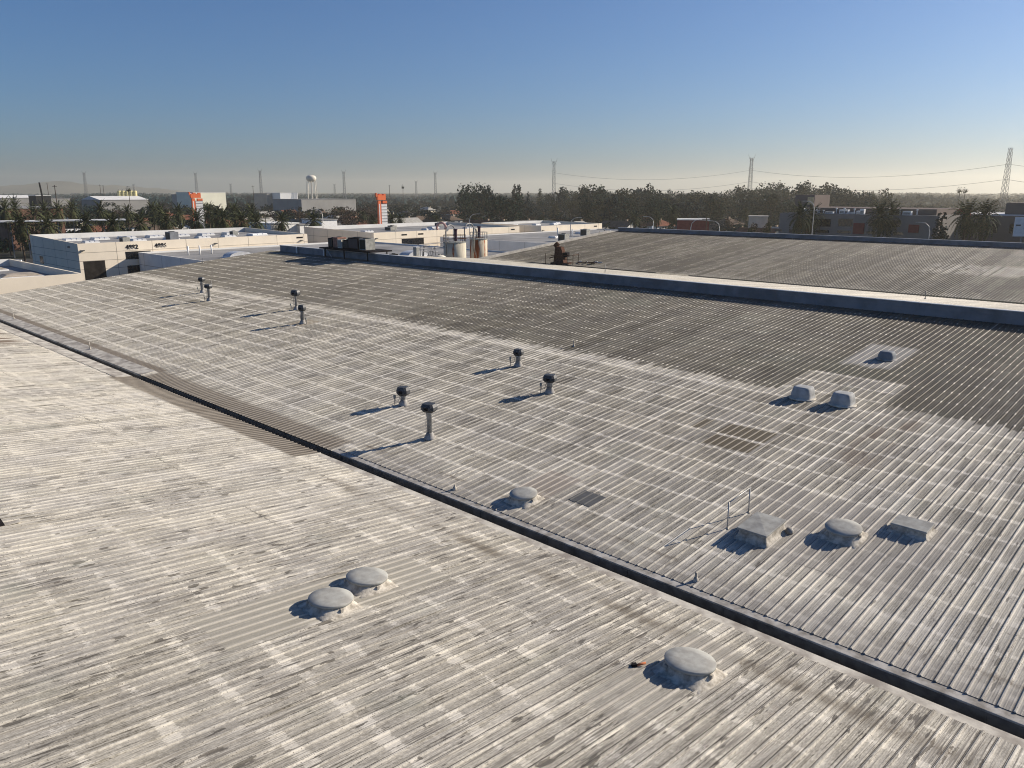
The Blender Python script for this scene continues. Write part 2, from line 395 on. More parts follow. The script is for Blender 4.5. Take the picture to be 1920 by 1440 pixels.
# edge trim on the gable
MB().add([(X0 - .06, 17.5, .02), (X0 + .12, 17.5, .05), (X0 + .12, 51.2, 3.21), (X0 - .06, 51.2, 3.18)], [(0, 1, 2, 3)]).build('edge_trim', M_flash_light, WH)
# two vertical braces on the first ridge wall
for xb_ in (-85.9, -79.95):
    MB().box(xb_ - .07, 51.0, 3.14, xb_ + .07, 51.12, 3.94).build('wall_brace', M_white, WH)

# ------------------------------------------------------------------ fan-topped vent posts
def zB(y): return T * (y - 17.4)
def zA(y): return T * (16.3 - y)
TILT = 0
def vent_post(x, y, hb, ht, wid, label, conduit=1, fat=.13, rz=.35, lean=0):
    t = thing('vent_post', label, 'roof vent', (x, y, zB(y)), rz, 'hooded vent posts on the middle roof slope')
    MB().lathe([(.27, .0), (.25, .06), (.15, .26), (fat + .012, .30)], n=18).build('base_flashing', M_flash, t, True)
    MB().lathe([(fat, .24), (fat, hb - .06), (fat + .03, hb - .04), (fat + .03, hb + .01)], n=16).build('pipe', M_galv, t, True)
    r = wid / 2; h = ht - hb
    hd = MB(); P8 = []
    for (rr, zz) in ((.70, hb), (1.0, hb + h * .28), (1.0, hb + h * .62), (.80, hb + h * .97), (.45, hb + h)):
        P8.append([(r * rr * sx * (1 if q else .62), r * rr * .92 * sy * (.62 if q else 1), zz)
                   for sx, sy, q in ((1, -1, 1), (1, 1, 1), (1, 1, 0), (-1, 1, 0), (-1, 1, 1), (-1, -1, 1), (-1, -1, 0), (1, -1, 0))])
    hd.rings(P8).build('hood', M_dark, t, bevel=.012)
    MB().box(-r * .3, -r * .965, hb + h * .32, r * .3, -r * .93, hb + h * .6).build('hood_louvre', M_black, t)
    MB().tube([(-r * .35, -.05, hb + .02), (-r * .35 - .02, -.08, hb * .6), (-fat - .02, -.06, .34)], .012).build('cable', M_conduit, t)
    if conduit:
        sg = -1 if conduit == 1 else 1
        c = MB(); c.tube([(sg * .42, -.12, .0), (sg * .42, -.12, .42)], .02)
        c.tube([(sg * .42, -.12, .40), (sg * .36, -.1, .16), (sg * .25, -.06, .20), (sg * .2, -.02, hb * .75), (sg * .12, 0, hb)], .012)
        c.build('conduit', M_conduit, t)
        MB().box(sg * .42 - .045, -.16, .33, sg * .42 + .045, -.08, .50).build('junction_box', M_unit, t)
    return t
vent_post(-24.64, 20.41, 1.20, 1.57, .62, 'tallest bright vent post with black hood, nearest the dark valley gutter', 0, .115)
vent_post(-29.12, 22.55, .50, .93, .58, 'short dark-hooded vent post just behind the tallest post', 1, .12)
vent_post(-24.39, 27.78, .55, .93, .62, 'stubby dark-hooded vent post, right-hand one of the middle four', 1, .15)
vent_post(-28.88, 30.28, .60, .97, .52, 'short dark-hooded vent post, farthest back of the middle four', 1, .14)
vent_post(-50.04, 29.87, .92, 1.38, .50, 'vent post with small hood standing in a brown patch, front one of its pair', 2, .13)
vent_post(-55.03, 32.36, 1.12, 1.57, .66, 'slim vent post with wide black hood, rear one of the brown-patch pair', 1, .09)
vent_post(-66.24, 30.56, 1.08, 1.44, .62, 'vent post with wide flat hood, front one of the leftmost pair', 1, .11)
vent_post(-70.9, 32.13, 1.05, 1.42, .54, 'slim vent post, rear one of the leftmost pair with a thin rod beside it', 1, .11)

# ------------------------------------------------------------------ round sealed vents on foam curbs
def sealed_vent(x, y, z, tilt, label, d=1.1, h=.38, seed=1):
    t = thing('sealed_vent', label, 'roof vent', (x, y, z), .0, 'round grey lids on sprayed foam curbs')
    t.rotation_euler = (tilt, 0, 0)
    rnd = random.Random(seed); n = 32; rings = []
    for rr, zz, sq in ((.76, -.03, .75), (.73, .015, .7), (.69, .04, .55), (.60, .09, .3), (.545, .17, .08), (.52, h - .07, 0), (.50, h - .05, 0)):
        ring = []
        for i in range(n):
            a = 2 * math.pi * i / n; c, s = math.cos(a), math.sin(a)
            q = (1 / max(abs(c), abs(s))) * .86; k = rr * (1 + (q - 1) * sq) * (1 + rnd.uniform(-.035, .035) * (1 if sq > .3 else .2))
            ring.append((c * k * d / 1.1, s * k * d / 1.1, zz))
        rings.append(ring)
    MB().rings(rings).build('curb', M_foam, t, True)
    MB().lathe([(d * .47, h - .07), (d * .505, h - .05), (d * .51, h + .0), (d * .495, h + .02), (d * .25, h + .035)], n=40).build('lid', M_disc, t, True, 0)
    for i in range(3):
        a = 2.0 + i * 2.1; b = MB(); b.box(math.cos(a) * d * .5 - .04, math.sin(a) * d * .5 - .04, h - .16, math.cos(a) * d * .5 + .04, math.sin(a) * d * .5 + .04, h - .08); b.build('bracket', M_foam, t)
    return t
ta, tb = -math.atan(T), math.atan(T)
sealed_vent(-15.19, 9.33, zA(9.33), ta, 'round sealed vent lid, front left of the touching pair on the near roof slope', 1.06, .26, 1)
sealed_vent(-15.68, 10.74, zA(10.74), ta, 'round sealed vent lid, rear right of the touching pair on the near roof slope', 1.06, .26, 2)
sealed_vent(-7.80, 13.60, zA(13.6), ta, 'round sealed vent lid alone in the foreground with an orange scrap beside it', 1.10, .30, 3)
sealed_vent(-17.42, 18.55, zB(18.55), tb, 'round sealed vent lid just across the gutter, beside the dark grey patch', .95, .27, 4)
sealed_vent(-8.03, 22.48, zB(22.48), tb, 'round sealed vent lid between the square hatch and the flat box curb', 1.02, .30, 5)

# cap vents
def cap_vent(x, y, label, m, s=1., h=.72):
    t = thing('cap_vent', label, 'roof vent', (x, y, zB(y)), .0, 'blocky cap vents on the upper roof')
    rings = []
    for r_, zz in ((.46, 0), (.455, .1 * h / .72), (.44, .30 * h / .72), (.445, .33 * h / .72), (.41, .50 * h / .72), (.385, h - .07), (.35, h - .015), (.26, h)):
        rings.append([(r_ * s * math.copysign(abs(math.cos(a)) ** .45, math.cos(a)), r_ * s * .95 * math.copysign(abs(math.sin(a)) ** .45, math.sin(a)), zz) for a in [2*math.pi*(i+.5)/28 for i in range(28)]])
    MB().rings(rings).build('hood', m, t, True)
    MB().lathe([(.62 * s, -.01), (.56 * s, .045), (.47 * s, .06)], n=24).build('base_flashing', M_flash_light if m == M_capv else M_flash, t, True)
    return t
cap_vent(-14.33, 33.45, 'pale blocky cap vent, left one of the close pair', M_capv, 1., .54)
cap_vent(-12.60, 33.55, 'pale blocky cap vent, right one of the close pair', M_capv, 1., .54)
cap_vent(-13.50, 41.15, 'darker small cap vent alone in a pale coated patch', M_capv2, .85, .42)

# roof hatch, guard rail, flat box curb
t = thing('roof_hatch', 'square grey roof hatch with a shallow pyramid lid beside the thin guard rail', 'roof hatch', (-9.95, 21.15, zB(21.15)))
t.rotation_euler = (tb, 0, .0)
MB().rings([[(-.58, -.78, -.02), (.60, -.78, -.02), (.60, .76, -.02), (-.58, .76, -.02)], [(-.46, -.62, .12), (.46, -.62, .12), (.46, .62, .12), (-.46, .62, .12)], [(-.42, -.58, .34), (.42, -.58, .34), (.42, .58, .34), (-.42, .58, .34)]]).build('curb', M_foam, t, bevel=.03)
MB().rings([[(-.47, -.64, .30), (.47, -.64, .30), (.47, .64, .30), (-.47, .64, .30)], [(-.48, -.65, .37), (.48, -.65, .37), (.48, .65, .37), (-.48, .65, .37)], [(-.03, -.05, .405), (.03, -.05, .405), (.03, .05, .405), (-.03, .05, .405)]]).build('lid', M_disc, t, bevel=.012)
MB().lathe([(.12, 0), (.12, .12), (.07, .18)], .62, .55, 12).build('side_pipe', M_flash, t, True)
t = thing('guard_rail', 'thin two-post guard rail standing left of the square roof hatch', 'railing', (-10.92, 21.5, zB(21.5)))
for yy, h in ((-.68, .90), (.65, .90)):
    p = MB(); p.tube([(0, yy, yy * T - .02), (0, yy, h + yy * T)], .022, 8); p.build('post', M_galv, t, True)
    MB().lathe([(.08, yy * T - .01), (.03, yy * T + .06)], 0, yy, 10).build('post_base', M_foam, t, True)
MB().tube([(0, -.68, .88 - .68 * T), (0, .65, .88 + .65 * T)], .016, 8).build('top_rail', M_galv, t, True)
t = thing('box_curb', 'flat rectangular capped curb, rightmost of the row beside the square hatch', 'roof curb', (-6.58, 23.95, zB(23.95)))
t.rotation_euler = (tb, 0, 0)
MB().rings([[(-.62, -.50, -.02), (.62, -.50, -.02), (.66, .5, -.02), (-.62, .5, -.02)], [(-.50, -.36, .08), (.50, -.36, .08), (.50, .36, .08), (-.50, .36, .08)], [(-.48, -.34, .22), (.48, -.34, .22), (.48, .34, .22), (-.48, .34, .22)]]).build('curb', M_foam, t, bevel=.02)
MB().box(-.51, -.36, .21, .51, .36, .27).build('lid', M_disc, t, bevel=.015)

# small pipes, patch, scrap
def pipe_stub(x, y, z, h, label, m=M_flash_light, r=.03):
    t = thing('vent_pipe', label, 'pipe', (x, y, z), 0, 'small pipe stubs on the roof')
    MB().tube([(0, 0, -.02), (0, 0, h)], r, 10).build('pipe', m, t, True)
    MB().lathe([(.10, -.01), (.075, .05), (r + .01, .13)], n=12).build('collar', M_foam, t, True)
pipe_stub(-10.12, 17.72, .03, .26, 'little pipe stub at the gutter edge, in front of the square roof hatch', M_foam, .035)
pipe_stub(-20.0, 17.66, .03, .20, 'little pipe stub at the gutter edge, left of the round lid by the dark patch', M_foam, .035)
pipe_stub(-57.0, 17.66, .06, .5, 'thin white pipe stub on the pale strip beside the gutter at left', M_foam)
pipe_stub(-75.7, 17.87, .08, .42, 'thin white pipe stub by the gutter at the far left edge', M_foam)
pipe_stub(-28.87, 34.97, zB(34.97), .35, 'thin pipe stub on the white line where the roof turns brown', M_foam)
pipe_stub(-73.43, 34.2, zB(34.2), .55, 'thin dark rod near the far left gable edge', M_conduit, .03)
pipe_stub(-90.7, 41.5, zB(41.5), .6, 'small dark rod on the gable edge before the grey building', M_conduit, .03)
pipe_stub(-23.0, 78.5, .8, .75, 'thin dark rod on the pale strip behind the first ridge wall', M_conduit, .035)
pipe_stub(-57.5, 75.2, 1.08, .95, 'thin dark rod above the ridge wall near the big tanks', M_conduit, .04)
t = thing('membrane_patch', 'dark grey smooth sheet patch laid on the ribs beside a round lid', 'patch', (-15.72, 19.9, zB(19.9) + .012))
t.rotation_euler = (tb, 0, 0)
p = MB(); xs = [-.47, -.445, -.425, -.385, -.36, -.145, -.12, -.08, -.055, .16, .185, .225, .25, .47]; zs = [0, 0, .036, .036, 0, 0, .036, .036, 0, 0, .036, .036, 0, 0]
n = len(xs); p.add([(x, -.45, z + .012) for x, z in zip(xs, zs)] + [(x, .45, z + .012) for x, z in zip(xs, zs)], [(i, i + 1, n + i + 1, n + i) for i in range(n - 1)])
p.build('sheet', M_patch, t)
t = thing('metal_scrap', 'small rusty orange scrap lying left of the foreground round lid', 'debris', (-8.62, 12.98, zA(12.98) + .04), .9)
MB().tube([(-.13, 0, .01), (.10, .015, .045)], .028, 8).build('rod', mat('orange_rust', (.55, .20, .10), .8), t, True)
MB().box(-.22, -.045, -.01, -.11, .045, .06).build('clamp', M_black, t)
t = thing('cap_fitting', 'small dark fitting on a smoothed strip at the left edge of the near roof slope', 'fitting', (-25.3, 4.85, zA(4.85) + .01))
MB().rings([[(-.12, -.1, 0), (.12, -.1, 0), (.12, .1, 0), (-.12, .1, 0)], [(-.03, -.03, .22), (.03, -.03, .22), (.03, .03, .22), (-.03, .03, .22)]]).build('spike', M_black, t)
MB().box(-.12, -.25, -.005, .12, .5, .02).build('strip', M_flash_light, t, bevel=.01)

# ------------------------------------------------------------------ condensers on a platform over the first ridge wall
t = thing('equipment_platform', 'blackened steel platform straddling the ridge wall and carrying the cooling units', 'platform', (-75.1, 52.0, 4.05))
MB().box(-4.9, -1.5, 0, 4.9, 1.5, .16).build('deck', M_black, t)
for lx in (-4.0, -.2, 4.2):
    MB().tube([(lx, -1.3, 0), (lx, -1.3, -1.05)], .07, 6).build('leg', M_black, t)
    MB().tube([(lx, 1.3, 0), (lx, 1.3, -1.15)], .07, 6).build('leg', M_black, t)
MB().tube([(-3.6, -1.3, -.1), (-2.6, -1.3, -1.0)], .05, 6).build('brace', M_galv, t)
def cond(x, y, z, sx, sy, sz, label, m=M_unit, coil=M_fil, name='cooling_unit', grp='cooling units on the black platform'):
    t = thing(name, label, 'cooling unit', (x, y, z), 0, grp)
    MB().box(-sx/2, -sy/2, 0, sx/2, sy/2, sz).build('casing', m, t, bevel=.02)
    MB().box(-sx/2 + .08, -sy/2 - .015, .1, sx/2 - .08, -sy/2 - .001, sz - .1).build('coil', coil, t)
    MB().lathe([(min(sx, sy) * .36, sz), (min(sx, sy) * .36, sz + .07), (min(sx, sy) * .2, sz + .09)], 0, 0, 14).build('fan_guard', M_fil, t)
    return t
zz = 4.21
cond(-78.9, 51.9, zz, .9, 1.2, 1.05, 'leftmost black cooling unit on the platform', M_black)
cond(-77.85, 51.9, zz, .9, 1.2, 1.15, 'brownish red cooling unit on the platform', M_unit_tan, M_unit_tan)
cond(-76.9, 51.7, zz, .75, 1.0, .95, 'cream-faced small cooling unit between the brown one and the black ones', M_tankw, M_unit)
cond(-75.8, 51.9, zz, 1.1, 1.3, .95, 'low black cooling unit in the middle of the platform', M_black)
cond(-74.25, 51.9, zz, 1.9, 1.4, 1.25, 'largest navy-black cooling unit on the platform', M_black, mat('navy_coil', (.012, .014, .03), .5))
cond(-72.55, 51.9, zz, 1.15, 1.3, 1.2, 'rightmost grey cooling unit with dark green face', M_unit, mat('green_coil', (.03, .035, .025), .6))

# rusty machine in the second valley
t = thing('rusty_machine', 'dark rusted fan machine with railings in the valley before the far roof slope', 'machine', (-75.3, 87.9, .12), .3)
MB().box(-1.3, -.9, 0, 1.6, .9, .28).build('base', M_rust, t)
MB().rings([[(-.9, -.7, .28), (.7, -.7, .28), (.7, .7, .28), (-.9, .7, .28)], [(-.8, -.6, 1.5), (.5, -.6, 1.5), (.5, .6, 1.5), (-.8, .6, 1.5)], [(-.75, -.5, 2.6), (.2, -.5, 2.5), (.2, .5, 2.5), (-.75, .5, 2.6)]]).build('housing', M_rust, t)
MB().lathe([(.42, 0), (.42, .5)], 0, 0, 12).build('duct_outlet', M_rust, t).matrix_local = Matrix.Translation((-.55, 0, 2.6)) @ Matrix.Rotation(-.8, 4, 'Y')
MB().box(.5, -.45, 1.1, 1.15, .45, 1.75).build('motor', M_black, t)
rl = MB()
for (ax, ay) in ((2.3, -1.0), (2.3, 1.0), (1.4, -1.0), (-2.0, -1.0)): rl.tube([(ax, ay, 0), (ax, ay, 1.6)], .045, 5)
rl.tube([(-1.2, -1, 1.3), (2.3, -1.0, 1.45), (2.3, 1.0, 1.45)], .04, 5); rl.tube([(.9, -1, .8), (2.3, -1.0, .8)], .04, 5); rl.tube([(-1.5, -.8, .9), (-.8, -.7, 1.1)], .08, 5)
rl.build('railing', M_rust, t)
for i in range(4): pass
t = thing('scrap_heap', 'dark and pale scrap lying on the roof right of the rusty machine', 'debris', (-71.9, 89.6, .42))
rs = random.Random(5); h1 = MB(); h2 = MB()
for i in range(14):
    a, b_ = rs.uniform(-1.5, 1.5), rs.uniform(-.6, .6); (h1 if i % 3 else h2).tube([(a, b_, .05), (a + rs.uniform(.5, 1.2), b_ + rs.uniform(-.5, .5), .05 + rs.uniform(0, .25))], .06, 5)
h1.build('bars', M_rust, t); h2.build('pale_bars', M_white, t)

# storage tanks and their pipework in the yard beyond the gable
def tank(x, y, r, ztop, label, m, seed):
    t = thing('storage_tank', label, 'tank', (x, y, GZ), 0, 'storage tanks beyond the roof edge')
    H = ztop - GZ
    MB().lathe([(r, 0), (r, H * .35), (r, H * .7), (r, H)], n=36).build('shell', m, t, True)
    MB().lathe([(r + .04, H - .12), (r + .06, H), (r * .6, H + .12), (.05, H + .2)], n=30).build('roof', M_unit, t)
    rl = MB()
    n = 10
    for i in range(n):
        a = 2 * math.pi * i / n; rl.tube([(r * math.cos(a), r * math.sin(a), H), (r * math.cos(a), r * math.sin(a), H + 1.1)], .035, 5)
    for hh in (.55, 1.1): rl.tube([(r * math.cos(2*math.pi*i/24), r * math.sin(2*math.pi*i/24), H + hh) for i in range(25)], .03, 5)
    rl.build('railing', M_rust if r > 1.6 else M_steel, t)
    MB().lathe([(.25, H + .1), (.25, H + 1.9), (.33, H + 1.9), (.33, H + 2.1)], r * .25, -.2, 10).build('exhaust_stack', mat('stack_purple' + str(seed), (.07, .04, .06), .7), t)
    return t
tk1 = tank(-97.4, 87.0, 1.85, 2.45, 'wider cream storage tank with grey shaded side, left of the rust-streaked tank', M_tank1, 1)
tk2 = tank(-98.4, 93.3, 1.5, 2.65, 'narrower cream storage tank with big orange rust streaks', M_tank2, 2)
t = thing('arched_pipes', 'tall curved pipes looping over the tops of the two storage tanks', 'pipes', (-97.8, 88.0, 0))
def arch(a, b_, top, base=2.5):
    pts = [(a[0], a[1], base - 2)]
    for i in range(9):
        q = math.pi * i / 8; f = (1 - math.cos(q)) / 2
        pts.append((a[0] + (b_[0] - a[0]) * f, a[1] + (b_[1] - a[1]) * f, top - 1 + math.sin(q)))
    pts.append((b_[0], b_[1], base)); return pts
MB().tube(arch((1.0, -3.4), (.2, -.8), 5.2), .10, 8).build('pipe', M_conduit, t, True)
MB().tube(arch((.4, 1.2), (-.2, 3.8), 5.3), .10, 8).build('pipe', M_conduit, t, True)
MB().tube(arch((.2, 3.4), (-.8, 5.0), 4.4), .13, 8).build('pipe', M_unit, t, True)
MB().tube([(0, -2.5, 2.9), (0, 6.2, 2.9)], .06, 6).build('pipe_run', M_rust, t)
t = thing('pipe_manifold', 'tangle of dark pipes and valves left of the wide storage tank', 'pipes', (-97.0, 81.5, 1.2))
mm = MB(); rs = random.Random(8)
for i in range(12):
    yy = rs.uniform(-2.4, 2.2); zz = rs.uniform(-.8, .9); mm.tube([(rs.uniform(-.5, .5), yy, -1.2), (0, yy, zz), (rs.uniform(-.4, .4), yy + rs.uniform(.6, 1.6), zz)], .06, 5)
mm.tube([(0, -2.4, 1.15), (0, 3.8, 1.3)], .07, 6); mm.tube([(0, -2.2, .5), (0, 3, .6)], .06, 6)
mm.build('pipes', M_conduit, t)
MB().box(-.6, -2.6, -1.2, .6, 2.8, -.95).build('skid', M_rust, t)
t = thing('vertical_duct', 'tall grey square duct standing left of the pipe tangle', 'duct', (-97.0, 78.6, -3))
MB().box(-.4, -.3, 0, .4, .3, 5.0).build('duct', M_unit, t); MB().box(-.45, -.35, 5.0, .45, .35, 5.1).build('cap', M_white, t)
t = thing('small_tank', 'low white round vessel at the foot of the wide storage tank', 'tank', (-96.2, 82.6, -3))
MB().lathe([(1.0, 0), (1.0, 3.4), (.6, 3.6)], n=24).build('shell', M_tankw, t, True); MB().lathe([(.2, 3.6), (.2, 3.8)], n=10).build('hatch', M_unit, t)
t = thing('blue_bin', 'blue-grey box housing in front of the pipe tangle', 'housing', (-96.3, 79.9, -3))
MB().box(-.7, -2.2, 0, .7, 1.6, 3.25).build('casing', M_fascia, t); MB().box(-.75, -2.25, 3.25, .75, 1.65, 3.32).build('lid', M_cap, t)

# ------------------------------------------------------------------ cream tilt-up buildings beyond
def parapet_building(name, label, xf, xb, y0, y1, ztop, roof_dz=.9, back=0., lit=M_cream, roofm=M_groof, rows=(1.9, 3.6, 5.3), joints=7.5, thick=.3, side=M_cream):
    t = thing(name, label, 'building', (xf, y0, GZ))
    H = ztop - GZ; W = xf - xb; L = y1 - y0
    MB().box(-thick, 0, 0, 0, L, H).build('wall', lit, t)
    def sidewall(ya, yb_):
        a_, b_ = -W, -thick - .002; hb = H + back
        return MB().add([(a_, ya, 0), (b_, ya, 0), (b_, yb_, 0), (a_, yb_, 0), (a_, ya, hb), (b_, ya, H), (b_, yb_, H), (a_, yb_, hb)], [(3,2,1,0),(4,5,6,7),(0,1,5,4),(1,2,6,5),(2,3,7,6),(3,0,4,7)])
    sidewall(.002, thick).build('wall', side, t)
    MB().box(-W, thick + .002, 0, -W + thick, L - thick - .002, H + back).build('wall', lit, t)
    sidewall(L - thick, L - .002).build('wall', lit, t)
    MB().box(-W + thick, thick, H - roof_dz - .3, -thick, L - thick, H - roof_dz).build('roof', roofm, t)
    MB().box(-W + thick + .003, thick + .003, H - roof_dz + .003, -W + thick + .06, L - thick - .003, H + back + .02).build('parapet_membrane', M_wroof, t)
    j = MB()
    for r in rows: j.box(0.002, 0, H - r - .04, .012, L, H - r + .04); j.box(-W, -.012, H - r - .04, 0, -.002, H - r + .04)
    y = joints
    while y < L: j.box(.002, y - .04, 0, .014, y + .04, H); y += joints
    x = -joints
    while x > -W: j.box(x - .04, -.014, 0, x + .04, -.002, H); x -= joints
    j.build('panel_joints', M_groove, t)
    return t, H
Lb, H = parapet_building('office_warehouse', 'long cream two-storey building with dark doorway, left beyond the roof edge', -177, -209, 55, 108.5, 0.05, .5, .65)
MB().box(.003, .7, 0, .02, 4.9, H - 3.65).build('doorway', M_open, Lb)
for (a, b_, z1, z0) in ((9.2, 14.5, 2.1, 3.75), (9.3, 14.5, 5.05, 6.75)):
    MB().box(.003, a, H - z0, .022, b_, H - z1).build('window', M_glass, Lb)
MB().box(-26.5, -.02, H - 5.6, -24.0, -.003, H - 3.9).build('window', M_glass, Lb)
def wall_light(par, y, z, k=0):
    m = MB(); m.box(.0, y - .35, z, .45, y + .35, z + .18)
    if k: m = MB(); m.box(y - .2, -.4, z, y + .2, -.0, z + .25)
    m.build('wall_light', M_dark, par)
wall_light(Lb, .8, H - 1.5); wall_light(Lb, 29.3, H - 1.35); wall_light(Lb, 51.7, H - 1.6); wall_light(Lb, -5, H - 1.0, 1)
def digits(par, txt, y, z, size=1.15):
    cu = bpy.data.curves.new('numerals', 'FONT'); cu.body = txt; cu.size = size; cu.extrude = .03; cu.space_character = 1.05; cu.offset = .03
    o = link(bpy.data.objects.new('numerals', cu)); dg = bpy.context.evaluated_depsgraph_get()
    me = bpy.data.meshes.new_from_object(o.evaluated_get(dg)); bpy.data.objects.remove(o)
    o = link(bpy.data.objects.new('address_numerals', me)); me.materials.clear(); me.materials.append(M_black); o.parent = par
    o.rotation_euler = (R(90), 0, R(90)); o.location = (.06, y, z)
digits(Lb, '4882', 9.4, H - 1.55, 1.25); digits(Lb, '4886', 15.5, H - 1.5, 1.25)
MB().box(.003, 50.4, H - 1.0, .03, 52.2, H - .62).build('address_plate', M_black, Lb)
Nb, H = parapet_building('office_warehouse', 'cream flat-roofed building behind the cooling-unit platform, grey shaded end facing left', -178, -213, 129.6, 187, -.5, .5, .6)
for yy in (9.5, 15.5): MB().box(.003, yy, H - 1.1, .03, yy + 1.9, H - .7).build('address_plate', M_black, Nb)
MB().box(.003, 9.5, H - 4.2, .02, 17.5, H - 2.0).build('window', M_glass, Nb)
wall_light(Nb, .8, H - 1.6); MB().box(.003, 53.5, H - 1.1, .03, 55.2, H - .7).build('address_plate', M_black, Nb)
Ob, H = parapet_building('office_warehouse', 'pale flat-roofed building farthest of the cream row, before the dark trees', -174, -202, 193, 225, -.5, .5, .3)
MB().box(.003, 27.5, H - 1.1, .03, 29.2, H - .7).build('address_plate', M_black, Ob); wall_light(Ob, .8, H - 1.5)
Mb, H = parapet_building('flat_roof_building', 'low grey flat-roofed building in front of the long cream building', -101, -176.6, 66.7, 124, -2.25, .35, 0., M_gwall, M_groof, (2.6,), 9.1, side=M_gwall)
Qb, H = parapet_building('flat_roof_building', 'low grey flat-roofed building between the far roof slope and the cream row', -104, -173.6, 149.5, 222, -2.2, .3, 0., M_gwall, M_groof, (2.6,), 9.1, side=M_gwall)
Kb, H = parapet_building('flat_roof_building', 'low cream-walled building with shaded parapets at the left frame edge', -110, -142, -2, 34.3, .25, 1.0, 0., M_cream, M_groof, (30,), 12.2, side=M_cream)
Rb, H = parapet_building('flat_roof_building', 'low pale building peeking over the far ridge wall', -75, -120, 196, 250, -3.2, .3, 0., M_wroof, M_wroof, (30,), 12.2)

def skylight(x, y, z, label, grp, sx=2.4, sy=1.3, m=M_skyl):
    t = thing('skylight', label, 'skylight', (x, y, z), 0, grp)
    MB().box(-sx/2, -sy/2, 0, sx/2, sy/2, .28).build('curb', M_white, t)
    d = MB(); n = 3
    for i in range(n):
        a = -sy/2 + sy * i / n + .05; b_ = -sy/2 + sy * (i + 1) / n - .05
        d.rings([[(-sx/2 + .1, a, .28), (sx/2 - .1, a, .28), (sx/2 - .1, b_, .28), (-sx/2 + .1, b_, .28)], [(-sx/2 + .35, a + .08, .55), (sx/2 - .35, a + .08, .55), (sx/2 - .35, b_ - .08, .55), (-sx/2 + .35, b_ - .08, .55)]])
    d.build('dome', m, t, bevel=.05); return t
zr = .05 - .5
ords = ['first', 'second', 'third', 'fourth', 'fifth', 'sixth', 'seventh', 'eighth', 'ninth', 'tenth', 'eleventh', 'twelfth', 'thirteenth', 'fourteenth', 'fifteenth', 'sixteenth', 'seventeenth', 'eighteenth', 'nineteenth', 'twentieth']
rowA = [60.5, 66.5, 72.5, 79, 85.5, 92, 98.5]; rowB = [59, 69, 76.5, 84, 90.5]
for i, yy in enumerate(rowA): skylight(-198, yy, zr, 'long low skylight on the long cream building, %s from left in the rear row' % ords[i], 'skylights on the long cream building', 3.2, 3.4)
for i, yy in enumerate(rowB): skylight(-186, yy + 1.5, zr, 'long low skylight on the long cream building, %s from left in the front row' % ords[i], 'skylights on the long cream building', 2.6, 3.0)
skylight(-187.5, 100.5, zr + .02, 'pale boxy skylight near the right end of the long cream building', 'skylights on the long cream building', 3.4, 4.2, M_white)
def rooftop_unit(x, y, z, s, label, grp, m=M_unit, h=1.2):
    t = thing('rooftop_unit', label, 'air conditioner', (x, y, z), 0, grp)
    MB().box(-s * .6, -s * .45, .15, s * .6, s * .45, h).build('casing', m, t, bevel=.03)
    MB().box(-s * .5, -s * .4, 0, s * .5, s * .4, .15).build('base', M_white, t)
    MB().box(-s * .5, -s * .45 - .02, .3, s * .5, -s * .45 - .001, h - .2).build('coil', M_fil, t)
    MB().lathe([(s * .3, h), (s * .3, h + .12)], 0, 0, 14).build('fan_guard', M_fil, t)
g_ = 'air conditioners on the long cream building'
rooftop_unit(-181.5, 66.0, zr, 1.7, 'left rooftop air conditioner on the long cream building', g_)
rooftop_unit(-183.5, 77.2, zr, 2.2, 'darker tall rooftop air conditioner in the middle of the long cream building', g_, M_fascia, 1.9)
rooftop_unit(-190, 95.5, zr, 1.5, 'small rooftop air conditioner near the right end of the long cream building', g_)
for i, (x, y, s) in enumerate(((-190, 136, 2.2), (-192, 146, 2.4), (-199, 152, 2.0), (-188, 157, 2.0), (-196, 166, 2.2), (-205, 176, 1.8), (-184, 170, 1.8))):
    (rooftop_unit if i in (1, 2, 5) else skylight)(*((x, y, -1.0, s, 'air conditioner on the cream building behind the platform, %s roof box from left' % ords[i], 'boxes on the middle cream building') if i in (1, 2, 5) else (x, y, -1.0, 'skylight on the cream building behind the platform, %s roof box from left' % ords[i], 'boxes on the middle cream building', 2.6, 3.0)))
for i, (x, y) in enumerate(((-190, 197), (-188, 206), (-186, 213), (-190, 219))):
    skylight(x, y, -1.0, 'white skylight on the farthest pale building, %s from left' % ords[i], 'skylights on the farthest pale building', 2.2, 2.4, M_white)
# low grey roofs: units, mounds, pipes
zm = -2.6
g2 = 'rooftop units on the low grey building by the gable'
for i, (x, y, s, m, h) in enumerate(((-138, 85.5, 1.3, M_fil, 1.2), (-137.5, 87.3, 1.2, M_black, 1.2), (-139.5, 88.8, 1.4, M_unit, 1.5), (-124, 93.0, .9, M_fil, 1.25), (-124, 94.8, 1.2, M_black, 1.25))):
    rooftop_unit(x, y, zm, s, ['black condenser, leftmost on the low grey roof behind the gable', 'black condenser beside the greenish one on the low grey roof', 'greenish grey condenser with a thin mast on the low grey roof', 'narrow dark condenser left of the ridge wall end', 'black condenser just left of the ridge wall end'][i], g2, m, h)
for i, (x, y) in enumerate(((-152, 77.0), (-128, 103.0))):
    t = thing('barrel_skylight', ['pale arched skylight on the low grey roof left of the condensers', 'flat pale skylight on the low grey roof by the ridge wall end'][i], 'skylight', (x, y, zm))
    rg = [[(-1.5, 2.6 * math.cos(math.pi * k / 10), .25 + 1.0 * math.sin(math.pi * k / 10)) for k in range(11)], [(1.5, 2.6 * math.cos(math.pi * k / 10), .25 + 1.0 * math.sin(math.pi * k / 10)) for k in range(11)]]
    MB().rings(rg).build('dome', M_skyl, t); MB().box(-1.7, -2.8, 0, 1.7, 2.8, .25).build('curb', M_white, t)
